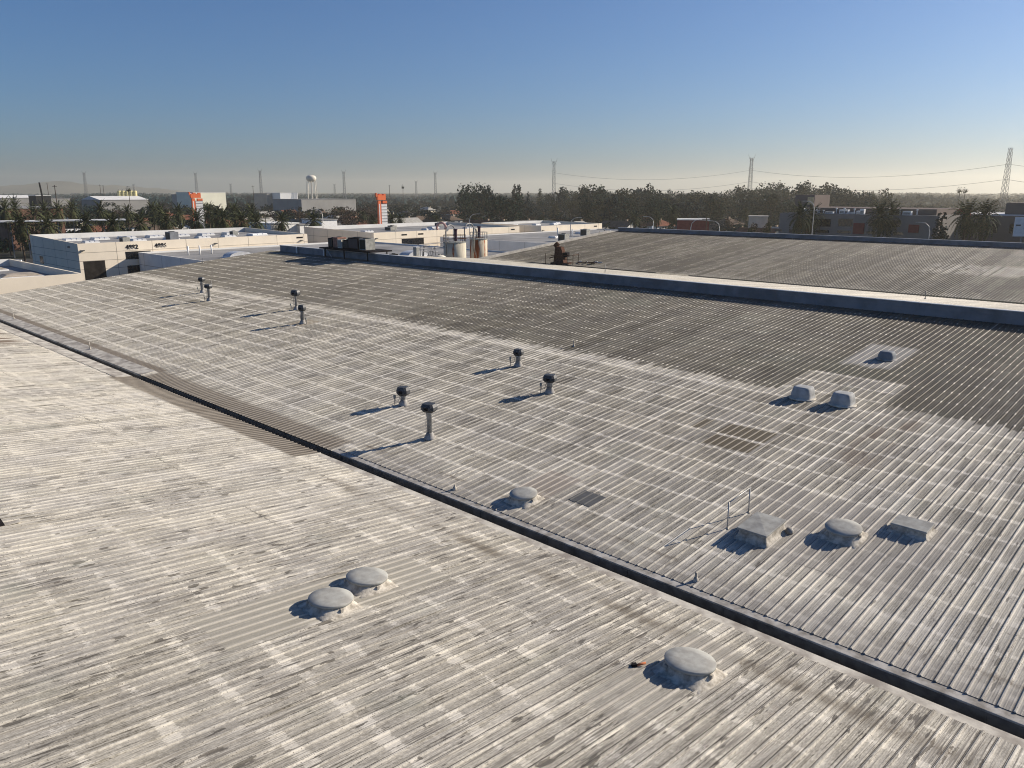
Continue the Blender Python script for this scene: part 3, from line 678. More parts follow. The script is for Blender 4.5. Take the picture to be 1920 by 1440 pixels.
for i, (x, y) in enumerate(((-165, 72.5), (-165, 75), (-165, 77.6))):
    pipe_stub(x, y, zm, 1.9, 'white upright vent pipe, %s of the three before the long cream building' % ords[i], M_white, .16)
for i, (x, y) in enumerate(((-130, 139), )): pass
g3 = 'boxes on the low grey roof before the pale buildings'
q = [(-125, 156), (-138, 162), (-134, 168), (-150, 172), (-131, 160), (-150, 186), (-146, 192), (-160, 196), (-148, 203), (-150, 210)]
for i, (x, y) in enumerate(q):
    if i in (1, 5, 8): rooftop_unit(x, y, -2.5, 2.0, 'grey air conditioner, %s box from left on the roof before the pale buildings' % ords[i], g3, M_unit, 2.0)
    else: skylight(x, y, -2.5, 'white low skylight, %s box from left on the roof before the pale buildings' % ords[i], g3, 3.0, 2.2, M_white)
for i, (x, y) in enumerate(((-137, 181), (-150, 180), (-160, 185), (-146, 215))):
    pipe_stub(x, y, -2.5, 2.2, 'white upright vent pipe, %s of four before the pale buildings' % ords[i], M_white, .2)
for i, (x, y) in enumerate(((-126, 22), (-121, 30), (-134, 29))):
    t = thing('mound_skylight', 'tan domed skylight on the low building at the left edge, %s from left' % ords[i], 'skylight', (x, y, -.75))
    MB().box(-1.6, -2.6, 0, 1.6, 2.6, .22).build('curb', M_white, t)
    MB().rings([[(-1.5, -2.5, .22), (1.5, -2.5, .22), (1.5, 2.5, .22), (-1.5, 2.5, .22)], [(-1.1, -1.7, .55), (1.1, -1.7, .55), (1.1, 1.7, .55), (-1.1, 1.7, .55)], [(-.4, -.7, .66), (.4, -.7, .66), (.4, .7, .66), (-.4, .7, .66)]]).build('dome', mat('tan_dome' + str(i), (.33, .29, .24), .6), t, bevel=.1)

# ================================================================== the plain beyond
rnd = random.Random(42)
M_ground, b = new_mat('ground_cover', .95)
x, y, z = xyz(coords()); n1 = noise(vec(x * .02, y * .02), 1, 5, .65); n2 = noise(vec(x * .11, y * .11), 1, 4, .6)
setc(b, mix(sm(n1 + (n2 - .5) * .6, .42, .6), (.030, .034, .027), mix(sm(n2, .4, .6), (.07, .066, .058), (.04, .04, .041))))
MB().add([(-8500, -8500, GZ), (8500, -8500, GZ), (8500, 8500, GZ), (-8500, 8500, GZ)], [(0, 1, 2, 3)]).build('ground', M_ground)['kind'] = 'structure'
def road(name, pts, wid, zoff, m):
    mb = MB(); L = []
    for i, p in enumerate(pts):
        d = (Vector(pts[min(i+1, len(pts)-1)]) - Vector(pts[max(0, i-1)])).normalized(); nrm = Vector((-d.y, d.x)) * wid / 2
        L.append(((p[0] + nrm.x, p[1] + nrm.y, GZ + zoff), (p[0] - nrm.x, p[1] - nrm.y, GZ + zoff)))
    for a, b_ in zip(L, L[1:]): mb.quad(a[1], b_[1], b_[0], a[0])
    mb.build(name, m)['kind'] = 'structure'
road('parking_lot', [(-225, -60), (-225, 300)], 26, .006, M_asph)
road('road', [(-262, -400), (-262, 900)], 22, .012, M_asph)
road('road', [(-900, 262), (400, 262)], 20, .018, M_asph)
# hills
hb = MB(); N = 180; rg = [[], [], []]
for i in range(N):
    a = R(100 + 110 * i / (N - 1)); q = i / (N - 1)
    az_c = spot(105, 358, 1); ac = math.degrees(math.atan2(az_c.y, az_c.x))
    da = (100 + 110 * q) - ac
    h = 12 + 66 * math.exp(-(da / 2.2) ** 2) + 45 * math.exp(-((da + 4) / 3) ** 2) + 40 * math.exp(-((da - 5) / 4) ** 2) + 4 * math.sin(i * 1.3) + 3 * math.sin(i * 2.9)
    h *= max(.12, math.exp(-max(0, -da - 5) / 14))
    for k, (rr, hh) in enumerate(((6600, -12), (7200, h), (8000, -12))): rg[k].append((rr * math.cos(a), rr * math.sin(a), GZ + hh))
vs = rg[0] + rg[1] + rg[2]; hb.add(vs, [(k * N + i + 1, k * N + i, (k + 1) * N + i, (k + 1) * N + i + 1) for k in range(2) for i in range(N - 1)])
hb.build('hills', mat('dry_hillside', (.12, .11, .08), .9, 0, .3, .004), None, True)['kind'] = 'structure'

# ---- labels that name a neighbour one can find
LM = [(40, 'the lower left corner'), (100, 'the dark stack'), (240, 'the yellow tanks'), (366, 'the left orange pylon sign'), (500, 'the white shed'), (583, 'the water tower'), (640, 'the water tower lattice'),
      (714, 'the right orange pylon sign'), (816, 'the lattice tower by the dark clump'), (895, 'the big dark tree clump'), (1038, 'the conifer lattice tower'), (1200, 'the middle of the tree belt'), (1409, 'the second tall lattice tower'),
      (1500, 'the grey office corner'), (1610, 'the first red office panel'), (1710, 'the second red office panel'), (1805, 'the two skyline fan palms'), (1893, 'the tallest lattice tower')]
reg = {}
def where(px, row):
    d, nme = min((abs(px - a), n_) for a, n_ in LM); a = [q_ for q_ in LM if q_[1] == nme][0][0]
    return ('below ' if abs(px - a) < 14 else ('left of ' if px < a else 'right of ')) + nme
def auto(o, desc, px, D, cat, group):
    tag(o, None, cat, group); reg.setdefault((desc, where(px, 0)), []).append((D, px, o))
def finish_labels():
    for (desc, wh), L in reg.items():
        L.sort(key=lambda q_: (q_[0]))
        for i, (D, px, o) in enumerate(L):
            if len(L) == 1: s_ = desc + ' ' + wh
            elif len(L) <= 20: s_ = desc + ' ' + wh + ', ' + (('nearest of %d' % len(L)) if i == 0 else ('farthest of %d' % len(L)) if i == len(L) - 1 else (ords[i] + ' nearest of %d' % len(L)))
            else: s_ = desc + ' ' + wh
            o['label'] = s_

# ---- vegetation
def leaf_mat(name, c1, c2):
    m, b = new_mat(name, .8)
    oi = S.nt.nodes.new('ShaderNodeObjectInfo'); g = S.nt.nodes.new('ShaderNodeNewGeometry')
    r = S(g.outputs['Random Per Island']); ro = S(oi.outputs['Random'])
    setc(b, mix(sm(r * .6 + ro * .4, .1, .9), c1, c2)); return m
ML = [leaf_mat('foliage_deep', (.006, .018, .014), (.022, .046, .030)), leaf_mat('foliage_olive', (.024, .030, .015), (.070, .072, .036)), leaf_mat('foliage_blue', (.006, .017, .020), (.020, .040, .040)), leaf_mat('foliage_russet', (.042, .028, .022), (.085, .058, .044))]
M_bark = mat('bark', (.085, .065, .05), .9)
M_palm = leaf_mat('palm_frond', (.026, .036, .018), (.085, .092, .045))
M_palmdry = mat('dry_palm_skirt', (.20, .13, .06), .9, 0, .3, 2)
def crown_mesh(seed, kind, ncl):
    r = random.Random(seed); mb = MB()
    lobes = []
    if kind == 'round':
        for i in range(13):
            a = r.uniform(0, 6.28); q = r.uniform(0, .62); lobes.append((q * math.cos(a) * .75, q * math.sin(a) * .75, r.uniform(.26, .86), r.uniform(.17, .33), .8))
    elif kind == 'tall':
        for i in range(15):
            h = r.uniform(.18, .93); a = r.uniform(0, 6.28); q = r.uniform(0, .26) * (1.2 - h * .6); lobes.append((q * math.cos(a), q * math.sin(a), h, r.uniform(.10, .19), 1.1))
    elif kind == 'cone':
        for i in range(17):
            h = .14 + .84 * i / 16; a = r.uniform(0, 6.28); q = .11 * (1 - h); lobes.append((q * math.cos(a), q * math.sin(a), h, .05 + .22 * (1 - h), .7))
    elif kind == 'airy':
        for i in range(11):
            a = r.uniform(0, 6.28); q = r.uniform(.1, .5); lobes.append((q * math.cos(a), q * math.sin(a), r.uniform(.40, .95), r.uniform(.09, .17), .8))
    elif kind == 'bush':
        for i in range(8):
            a = r.uniform(0, 6.28); q = r.uniform(0, .5); lobes.append((q * math.cos(a), q * math.sin(a), r.uniform(.25, .7), r.uniform(.24, .34), .8))
    tw = sum(l[3] ** 2 for l in lobes)
    for (lx, ly, lz, lr, fz) in lobes:
        for i in range(int(ncl * lr * lr / tw)):
            d = Vector((r.gauss(0, 1), r.gauss(0, 1), r.gauss(0, 1))).normalized() * (lr * r.uniform(.55, 1.08))
            c = Vector((lx + d.x, ly + d.y, lz + d.z * fz)); s = r.uniform(.018, .045)
            u = Vector((r.gauss(0, 1), r.gauss(0, 1), r.gauss(0, .7))).normalized(); v = u.orthogonal(); v.rotate(Matrix.Rotation(r.uniform(0, 6.28), 3, u)); v.normalize()
            n = u.cross(v) * .3
            mb.add([c - u * s, c + v * s * .8 + n * s, c + u * s * 1.1, c - v * s * .8 + n * s], [(0, 1, 2), (0, 2, 3)])
    return mb
def trunk_mesh(seed, kind):
    r = random.Random(seed); mb = MB(); top = {'round': .55, 'tall': .85, 'cone': .95, 'airy': .6, 'bush': .3}[kind]
    mb.tube([(0, 0, -.02), (r.uniform(-.02, .02), r.uniform(-.02, .02), top * .5), (0, 0, top)], .034, 6, .012)
    for i in range(6 if kind != 'cone' else 0):
        a = i * 1.05 + r.random(); h = top * r.uniform(.4, .8); l = .34 if kind in ('round', 'airy') else .16
        mb.tube([(0, 0, h), (l * .5 * math.cos(a), l * .5 * math.sin(a), h + .12), (l * math.cos(a), l * math.sin(a), h + .30)], .014, 5, .005)
    return mb
protos = {}
def tree(kind, px, py_top, D, mi=0, label=None, var=0, wide=1.0, group=None, zt=None):
    p = spot(px, py_top, D); h = (zt if zt else p.z - GZ)
    key = (kind, var, mi)
    names = {'round': 'broadleaf_tree', 'tall': 'eucalyptus_tree', 'cone': 'conifer_tree', 'airy': 'thin_tree', 'bush': 'shrub'}
    if key not in protos:
        t = link(bpy.data.objects.new(names[kind], None))
        crown_mesh(hash((var, mi)) % 999 + len(kind) * 31, kind, {'round': 900, 'tall': 800, 'cone': 800, 'airy': 330, 'bush': 450}[kind]).build('crown', ML[mi], t)
        trunk_mesh(var + 5, kind).build('trunk', M_bark, t); protos[key] = t
    else: t = copy_tree(protos[key])
    t.location = (p.x, p.y, GZ); t.scale = (h * wide, h * wide, h); t.rotation_euler = (0, 0, rnd.uniform(0, 6.28))
    tone = ['dark green', 'olive green', 'bluish green', 'russet brown'][mi]
    word = {'round': 'rounded tree', 'tall': 'narrow tree', 'cone': 'pointed conifer', 'airy': 'thin-crowned tree', 'bush': 'low shrub'}[kind]
    if label: tag(t, label, 'tree', group)
    else: auto(t, tone + ' ' + word, px, D, 'tree' if kind != 'bush' else 'shrub', group or 'trees on the plain beyond the roofs')
    return t
def frond(mb, az, el, L, r, wid=.5):
    pts = []; p = Vector((0, 0, 0)); e = el; n = 9
    for i in range(n + 1):
        pts.append(p.copy()); st = L / n
        p = p + Vector((math.cos(az) * math.cos(e), math.sin(az) * math.cos(e), math.sin(e))) * st; e -= r
    side = Vector((-math.sin(az), math.cos(az), 0))
    for i in range(1, n):
        w_ = wid * math.sin(math.pi * (i / n) ** .8) + .06; d = (pts[i + 1] - pts[i]).normalized(); q = (pts[i+1] - pts[i]) * .8
        for s_ in (-1, 1):
            tip = pts[i] + side * s_ * w_ + d * w_ * .7 - Vector((0, 0, w_ * .35)); mb.add([pts[i], pts[i] + q, tip], [(0, 1, 2)])
            q2 = pts[i] + q * .5; mb.add([q2, q2 + q * .5, tip + q * .5], [(0, 1, 2)])
pprot = []
def make_palm(v):
    r = random.Random(70 + v); t = link(bpy.data.objects.new('date_palm', None))
    H = 8.2; f = MB()
    for i in range(50):
        az = i * 2.39996 + r.uniform(-.1, .1); el = R(86 - i * 2.45) ; frond(f, az, el, r.uniform(3.7, 4.5), R(7.5 + i * .1), .55)
    o = f.build('fronds', M_palm, t); o.location = (0, 0, H)
    s_ = MB()
    for i in range(16): frond(s_, i * .4 + r.uniform(-.1, .1), R(-22 - r.uniform(0, 35)), r.uniform(1.3, 2.3), R(8), .30)
    o = s_.build('dry_fronds', M_palmdry, t); o.location = (0, 0, H - .15)
    MB().lathe([(.34, -.1), (.27, .6), (.24, H * .7), (.33, H - .5), (.36, H), (.1, H + .25)], n=10).build('trunk', M_bark, t, True)
    return t
def palm(px, py, D, sc=1., label=None):
    v = len(pprot) % 3 if len(pprot) < 3 else rnd.randrange(3)
    if len(pprot) < 3: t = make_palm(v); pprot.append(t)
    else: t = copy_tree(pprot[v])
    p = spot(px, py, D); t.location = (p.x, p.y, GZ); s_ = (p.z - GZ) / 8.4
    t.scale = (sc, sc, s_); t.rotation_euler = (0, 0, rnd.uniform(0, 6.28))
    if label: tag(t, label, 'palm tree', 'palm trees')
    else: auto(t, 'feathery green palm', px, D, 'palm tree', 'palm trees')
for px, py, D in ((37, 428, 245), (90, 430, 240), (160, 424, 245), (210, 426, 235), (265, 424, 240), (312, 420, 250), (368, 418, 245), (420, 416, 245), (452, 420, 240), (482, 422, 250),
                  (8, 400, 300), (30, 398, 320), (62, 408, 300), (85, 404, 320), (110, 401, 330), (133, 398, 340), (190, 401, 320), (240, 405, 330), (285, 401, 320), (300, 406, 300), (335, 404, 310), (390, 402, 330), (405, 408, 290), (440, 404, 300), (470, 408, 280),
                  (527, 420, 262), (590, 420, 262), (700, 418, 330), (735, 416, 340), (748, 414, 360), (820, 415, 380), (680, 408, 420)):
    palm(px + rnd.uniform(-2, 2), py - 4, D, .95 if D < 270 else .85)
for px, py, D, sc in ((1500, 412, 240, 1.05), (1522, 414, 245, 1.05), (1650, 413, 238, 1.1), (1672, 415, 242, 1.0), (1812, 412, 235, 1.2), (1846, 414, 232, 1.1), (1190, 416, 330, .9), (1232, 414, 340, .8), (1262, 408, 330, 1.0), (1398, 406, 420, .8)):
    palm(px, py - 6, D, sc)
# tall fan palms on the skyline
def fan_palm(px, py, D, label):
    p = spot(px, py, D); h = p.z - GZ; t = thing('fan_palm', label, 'palm tree', (p.x, p.y, GZ), 0, 'tall fan palms')
    r = random.Random(int(px)); f = MB()
    for i in range(120):
        d = Vector((r.gauss(0, 1), r.gauss(0, 1), r.gauss(0, 1) * 1.1)).normalized(); c = d * r.uniform(.8, 1.9); s_ = .45
        u = d.orthogonal().normalized(); f.add([(c.x - u.x * s_, c.y - u.y * s_, h - 1.6 + c.z), (c.x + u.x * s_, c.y + u.y * s_, h - 1.6 + c.z), (c.x * 1.5, c.y * 1.5, h - 1.9 + c.z * 1.3)], [(0, 1, 2)])
    f.build('crown', M_palm, t); MB().tube([(0, 0, 0), (.3, 0, h - 1.8)], .26, 6, .18).build('trunk', M_bark, t)
for i, (px, py, D) in enumerate(((1800, 351, 620), (1810, 352, 640), (1639, 362, 520), (755, 347, 900), (240, 350, 700))):
    fan_palm(px, py, D, ['left one of the two tall fan palms on the right skyline', 'right one of the two tall fan palms on the right skyline', 'tall fan palm behind the grey office roof', 'lone skinny fan palm on the skyline left of the right orange sign', 'dark fan palm beside the yellow tanks'][i])
# named big trees
for i, (px, py, D, k, w_) in enumerate(((880, 346, 520, 'round', .75), (900, 344, 540, 'round', .7), (916, 350, 530, 'round', .7), (872, 352, 500, 'round', .6), (940, 366, 420, 'round', .95))):
    tree(k, px, py, D, [0, 0, 2, 0, 0][i], ['tall left crown of the big dark tree clump', 'tallest crown of the big dark tree clump', 'right crown of the big dark tree clump', 'low left crown of the big dark tree clump', 'round dark tree in front of the big dark clump'][i], i % 3, w_, 'big dark tree clump')
# tree belt, centre and right skyline
belt = [(965, 342, 'cone'), (973, 341, 'cone'), (990, 356, 'cone'), (1013, 350, 'cone'), (1030, 357, 'tall'), (1052, 348, 'tall'), (1062, 350, 'tall'), (1078, 354, 'tall'), (1094, 344, 'tall'), (1100, 349, 'tall'), (1111, 346, 'tall'), (1124, 344, 'tall'), (1134, 352, 'round'),
        (1160, 356, 'tall'), (1178, 350, 'round'), (1190, 349, 'round'), (1200, 346, 'tall'), (1208, 349, 'round'), (1216, 344, 'tall'), (1226, 350, 'round'), (1236, 354, 'tall'), (1254, 354, 'tall'), (1270, 357, 'round'), (1290, 352, 'round'), (1300, 354, 'round'), (1316, 354, 'round'), (1324, 357, 'round'),
        (1342, 357, 'round'), (1364, 352, 'round'), (1386, 345, 'tall'), (1398, 349, 'round'), (1420, 349, 'round'), (1432, 346, 'round'), (1446, 338, 'round'), (1455, 340, 'round'), (1464, 346, 'round'), (1480, 349, 'airy'), (1492, 346, 'airy'), (1504, 340, 'tall'), (1515, 339, 'tall'), (1530, 348, 'round'), (1540, 346, 'round'), (1551, 338, 'cone'), (1560, 345, 'round'), (1571, 342, 'round'),
        (1584, 349, 'round'), (1602, 354, 'round'), (1618, 354, 'round'), (1636, 352, 'airy'), (1645, 353, 'airy'), (1664, 350, 'airy'), (935, 357, 'round'), (950, 359, 'round'), (1145, 357, 'round')]
for i, (px, py, k) in enumerate(belt):
    tree(k, px, py + 4, rnd.uniform(560, 760), rnd.choice((0, 2, 2, 0, 1)) if k != 'airy' else 1, None, i % 3, {'cone': .85, 'tall': 1.0, 'round': .95, 'airy': .7}[k])
for i in range(70):                                     # lower trees filling the belt
    px = rnd.uniform(925, 1670); tree(rnd.choice(('round', 'tall', 'round')), px, rnd.uniform(365, 381), rnd.uniform(430, 640), rnd.choice((0, 2, 1, 0, 2)), None, rnd.randrange(3), rnd.uniform(1.0, 1.35))
for i in range(60):                                     # trees among the houses, right half
    px = rnd.uniform(900, 1960); D = rnd.uniform(290, 480); tree(rnd.choice(('round', 'round', 'airy', 'bush', 'tall')), px, 360, D, rnd.choice((0, 1, 2, 3, 1)), None, rnd.randrange(3), rnd.uniform(.9, 1.25), None, rnd.uniform(4.5, 9.5))
for i in range(85):                                     # right far plain and left plain
    if i % 3 == 0: px = rnd.uniform(1600, 1980); D = rnd.uniform(500, 1100)
    else: px = rnd.uniform(-60, 900); D = rnd.uniform(380, 720)
    tree(rnd.choice(('round', 'round', 'tall', 'airy', 'round')), px, 360, D, rnd.choice((0, 1, 2, 2, 3)), None, rnd.randrange(3), rnd.uniform(.8, 1.2), None, rnd.uniform(6, 12))
tree('bush', 1141, 417, 215, 0, 'dense dark shrub at the corner of the far roof slope', 1, .9)
tree('cone', 1768, 399, 215, 2, 'dark bushy conifer before the grey office, right of the second red panel', 0, .9)
tree('round', 55, 397, 300, 3, 'dark red-leaved tree before the long brick store', 2, .8)
for px, D, k in ((1415, 250, 0), (1372, 260, 1), (1840, 215, 1), (1872, 215, 0), (1780, 220, 1), (1330, 262, 0), (1460, 240, 0)):
    tree('bush', px, 380, D, k, None, k, 1.1, None, rnd.uniform(3, 4.5))
# far woods: uncountable
fw = MB(); r = random.Random(9)
for i in range(9000):
    a = R(80 + 108 * r.random()); D = 1150 + 3600 * r.random() ** 1.6; h = r.uniform(5, 11.5) * (1 + .35 * math.sin(a * 31) * math.sin(a * 17 + 1))
    cx, cy = D * math.cos(a), D * math.sin(a); w_ = r.uniform(3, 6.5) * (1 + D / 4500)
    ring = [[] for _ in range(5)]; pk = r.uniform(.5, 1.1)
    for k in range(7):
        q = k * .8976 + r.uniform(-.3, .3)
        for lv, (ww, hh2) in enumerate(((.7, 0), (1.0, .35), (.95, .62), (.62, .86), (.2, .99))):
            e = r.uniform(.65, 1.25); ring[lv].append((cx + w_ * ww * e * math.cos(q), cy + w_ * ww * e * math.sin(q), GZ + h * hh2 * r.uniform(.85, 1.1)))
    fw.rings(ring)
o = fw.build('far_woods', ML[2]); tag(o, 'hazy belt of far trees along the whole horizon', 'trees', None, 'stuff')

gw = MB(); r = random.Random(12)
for i in range(3400):
    px = r.uniform(-120, 2040); D = 310 + 900 * r.random() ** 1.3; p = spot(px, 400, D); hh = r.uniform(1.8, 5.2) * (1 + .3 * (D > 700)); ww = r.uniform(1.8, 4.5)
    for k in range(26):
        d = Vector((r.gauss(0, .45) * ww, r.gauss(0, .45) * ww, hh * r.uniform(.08, .95))); s_ = r.uniform(.35, .85) * (1 + D / 1500)
        u = Vector((r.gauss(0, 1), r.gauss(0, 1), r.gauss(0, .8))).normalized(); v = u.orthogonal().normalized(); c_ = Vector((p.x, p.y, GZ)) + d
        gw.add([c_ - u * s_, c_ + v * s_, c_ + u * s_, c_ - v * s_], [(0, 1, 2, 3)])
o = gw.build('garden_greenery', ML[0]); tag(o, 'low hedges and garden shrubs scattered between the houses', 'shrubs', None, 'stuff')

# ---- houses and sheds
M_tile = [mat('red_tile_roof', (.17, .075, .05), .9, 0, .3, .8), mat('grey_shingle_roof', (.15, .145, .14), .9, 0, .25, .8), mat('brown_shingle_roof', (.12, .09, .07), .9, 0, .3, .8), mat('pale_shingle_roof', (.36, .35, .32), .9, 0, .2, .8), M_wroof]
M_hw = [mat('cream_stucco', (.60, .54, .42), .85, 0, .12, .4), mat('white_stucco', (.68, .67, .63), .85, 0, .1, .4), mat('tan_stucco', (.38, .30, .22), .85, 0, .15, .4)]
hp = {}
def house_mesh(kind, rm, wm):
    t = link(bpy.data.objects.new('house', None)); L, W, H = 14, 9, 3.0
    m = MB(); m.box(-L/2, -W/2, 0, L/2, W/2, H)
    rf = MB(); o_ = .7; rh = 2.4
    if kind == 'gable':
        m.add([(-L/2, -W/2, H), (-L/2, W/2, H), (-L/2, 0, H + rh * .92), (L/2, -W/2, H), (L/2, W/2, H), (L/2, 0, H + rh * .92)], [(0, 2, 1), (3, 4, 5)])
        rf.add([(-L/2 - o_, -W/2 - o_, H - .3), (L/2 + o_, -W/2 - o_, H - .3), (L/2 + o_, 0, H + rh), (-L/2 - o_, 0, H + rh), (-L/2 - o_, W/2 + o_, H - .3), (L/2 + o_, W/2 + o_, H - .3),
                (-L/2 - o_, -W/2 - o_, H - .5), (L/2 + o_, -W/2 - o_, H - .5), (-L/2 - o_, W/2 + o_, H - .5), (L/2 + o_, W/2 + o_, H - .5)], [(0, 1, 2, 3), (3, 2, 5, 4), (6, 7, 1, 0), (5, 9, 8, 4)])
    else:
        rf.add([(-L/2 - o_, -W/2 - o_, H - .1), (L/2 + o_, -W/2 - o_, H - .1), (L/2 + o_, W/2 + o_, H - .1), (-L/2 - o_, W/2 + o_, H - .1), (-L/2 + 4, 0, H + rh), (L/2 - 4, 0, H + rh)], [(0, 1, 5, 4), (1, 2, 5), (2, 3, 4, 5), (3, 0, 4), (3, 2, 1, 0)])
    m.build('wall', M_hw[wm], t); rf.build('roof', M_tile[rm], t)
    for (a, b_) in ((-4.5, -W/2), (3.6, -W/2)):
        MB().box(a - .8, b_ - .03, 1.0, a + .8, b_ - .003, 2.2).build('window', M_glass, t)
    for b_ in (-2, 2): MB().box(L/2 + .003, b_ - .7, 1.0, L/2 + .03, b_ + .7, 2.2).build('window', M_glass, t)
    MB().box(-.5, -W/2 - .035, 0, .5, -W/2 - .003, 2.1).build('door', M_unit_tan, t)
    MB().box(L/4 - .4, .8, H + .8, L/4 + .4, 1.5, H + rh + .6).build('chimney', M_hw[2], t)
    return t
RN = ['red-roofed', 'grey-roofed', 'brown-roofed', 'pale-roofed', 'white-roofed']; WN = ['cream-walled', 'white-walled', 'tan-walled']
def house(px, D, rm=None, wm=None, sc=1., rz=None, label=None, kind=None):
    rm = rnd.choice((0, 0, 1, 2, 2, 3)) if rm is None else rm; wm = rnd.randrange(3) if wm is None else wm; kind = kind or rnd.choice(('gable', 'hip'))
    key = (kind, rm, wm)
    if key in hp: t = copy_tree(hp[key])
    else: t = hp[key] = house_mesh(*key)
    p = spot(px, 400, D); t.location = (p.x, p.y, GZ); t.scale = (sc,) * 3; t.rotation_euler = (0, 0, rz if rz is not None else rnd.choice((0, math.pi / 2)) + rnd.uniform(-.04, .04))
    if label: tag(t, label, 'house', 'houses on the plain')
    else: auto(t, '%s %s %s-roof house' % (RN[rm], WN[wm], kind), px, D, 'house', 'houses on the plain')
house(228, 300, 3, 0, 1.15, .2, 'house with pale hipped roof standing between the palms left of the left orange sign', 'hip')
house(1118, 330, 1, 1, 1.0, math.pi / 2, 'white-gabled house beside the dark shrub at the far roof corner', 'gable')
house(1300, 390, 2, 1, 1.0, 0, 'white-walled house with brown roof among trees, right of the belt middle', 'gable')
for px, D in ((655, 480), (668, 420), (625, 520), (690, 390), (545, 470), (520, 560), (575, 430), (605, 400), (640, 360), (758, 430), (790, 470), (815, 440), (838, 480), (930, 400), (958, 360), (945, 430), (985, 400), (1010, 370), (1045, 410), (1085, 380), (1160, 390),
              (1345, 380), (1365, 420), (1330, 480), (1425, 330), (1440, 360), (1420, 300), (1390, 460), (1235, 420), (1205, 460), (300, 380), (330, 440), (350, 520), (280, 520), (400, 480), (430, 420), (455, 520), (480, 440), (250, 430), (180, 390), (150, 480), (110, 560), (60, 480), (20, 600), (200, 600),
              (500, 640), (540, 700), (600, 620), (700, 560), (720, 700), (760, 620), (800, 760), (850, 600), (870, 420), (900, 390), (1700, 700), (1740, 640), (1850, 560), (1780, 800), (1900, 700), (1660, 560), (1890, 480), (310, 620), (380, 700), (440, 640), (90, 700), (40, 800), (240, 800)):
    house(px, D * rnd.uniform(.97, 1.03), sc=rnd.uniform(.85, 1.2))
def shed(px0, px1, py_top, D, label, wallm, roofm=M_wroof, depth=30, name='warehouse_shed', cat='warehouse', ridge=0, group=None, win=0, base=None):
    a, b_ = spot(px0, py_top, D), spot(px1, py_top, D); c = (a + b_) / 2; L = (b_ - a).length; H = c.z - GZ
    ang = math.atan2((b_ - a).y, (b_ - a).x)
    if px0 < 900: L = L / max(.5, abs(math.sin(ang))); ang = math.pi / 2
    t = thing(name, label, cat, (c.x, c.y, GZ), ang, group)
    MB().box(-L/2, 0, 0, L/2, depth, H).build('wall', wallm, t)
    if ridge: MB().add([(-L/2 - .5, -.5, H), (L/2 + .5, -.5, H), (L/2 + .5, depth/2, H + ridge), (-L/2 - .5, depth/2, H + ridge), (L/2 + .5, depth + .5, H), (-L/2 - .5, depth + .5, H)], [(0, 1, 2, 3), (3, 2, 4, 5), (1, 4, 2), (0, 3, 5)]).build('roof', roofm, t)
    else: MB().box(-L/2 - .2, -.2, H + .002, L/2 + .2, depth + .2, H + .35).build('roof', roofm, t)
    for i in range(win):
        x_ = -L/2 + L * (i + .5) / win; MB().box(x_ - L / win * .3, -.05, H * .25, x_ + L / win * .3, -.003, H * .6).build('window' if win > 2 else 'loading_door', M_glass, t)
    return t, L, H
gW = mat('hazy_grey_siding', (.30, .295, .28), .8, 0, .12, .1); yW = mat('pale_yellow_siding', (.78, .77, .62), .8, 0, .06, .1); bW = mat('brown_brick_wall', (.20, .115, .085), .9, 0, .2, .3); dW = mat('black_siding', (.03, .03, .03), .8)
shed(-40, 72, 371, 900, 'long white-roofed shed at the left frame edge near the horizon', gW, M_wroof, 40, ridge=2.5, win=0)
shed(67, 95, 367, 760, 'black-fronted shed with white trim below the dark stack', dW, M_wroof, 20, win=0)
shed(95, 132, 372, 820, 'long dull grey shed right of the dark stack', gW, M_groof, 30, win=0)
shed(188, 278, 374.5, 760, 'broad shed with bright white roof under the yellow tanks', gW, M_wroof, 45, ridge=3.0, win=0)
shed(362, 423, 361, 900, 'big pale yellow-white windowless warehouse behind the left orange sign', yW, M_wroof, 40, win=0)
shed(344, 366, 365, 930, 'grey end block left of the pale yellow warehouse', gW, M_groof, 30, win=0)
shed(500, 526, 363, 950, 'blue-grey half of the shed left of the water tower', gW, M_groof, 30, win=0)
shed(525, 558, 362, 940, 'white half of the shed left of the water tower', mat('white_siding', (.72, .73, .72), .8, 0, .05, .1), M_wroof, 30, win=0)
shed(566, 668, 374, 760, 'long low grey shed right of the water tower legs', gW, M_groof, 50, win=0)
shed(14, 118, 391, 330, 'long brown brick store behind the palms at left', bW, M_groof, 30, win=3)
a, b_ = spot(-30, 413, 285), spot(236, 413, 285); c = (a + b_) / 2; Lc = (b_ - a).length
t = thing('canopy', 'long thin pale-edged canopy behind the front palms at left', 'canopy', (c.x, c.y, GZ), math.atan2((b_ - a).y, (b_ - a).x))
MB().box(-Lc/2, 0, c.z - GZ - .35, Lc/2, 6, c.z - GZ).build('roof', M_white, t)
for i in range(9): MB().box(-Lc/2 + 2 + i * (Lc - 4) / 8 - .15, 2.8, 0, -Lc/2 + 2 + i * (Lc - 4) / 8 + .15, 3.1, c.z - GZ - .36).build('post', M_steel, t)
shed(1380, 1443, 374, 700, 'long low building with glinting white roof edge below the second tall lattice tower', gW, M_wroof, 25, win=0)
shed(603, 632, 413, 270, 'small white flat-roofed building beyond the palms right of the water tower', M_white, M_groof, 12, win=0)[0]
shed(508, 560, 420, 265, 'low white shed half hidden by the palm below the water tower', M_white, M_wroof, 14, win=0)
shed(562, 602, 422, 268, 'low white shed with grey roof beside the small white building', M_white, M_groof, 14, win=0)
shed(1404, 1440, 407, 330, 'low cream building with flat canopy before the grey office', M_hw[0], M_tile[3], 10, win=3)
shed(1270, 1330, 413, 300, 'dark red low building among trees behind the far ridge wall', mat('dark_red_wall', (.16, .04, .04), .8), M_wroof, 10, win=0)
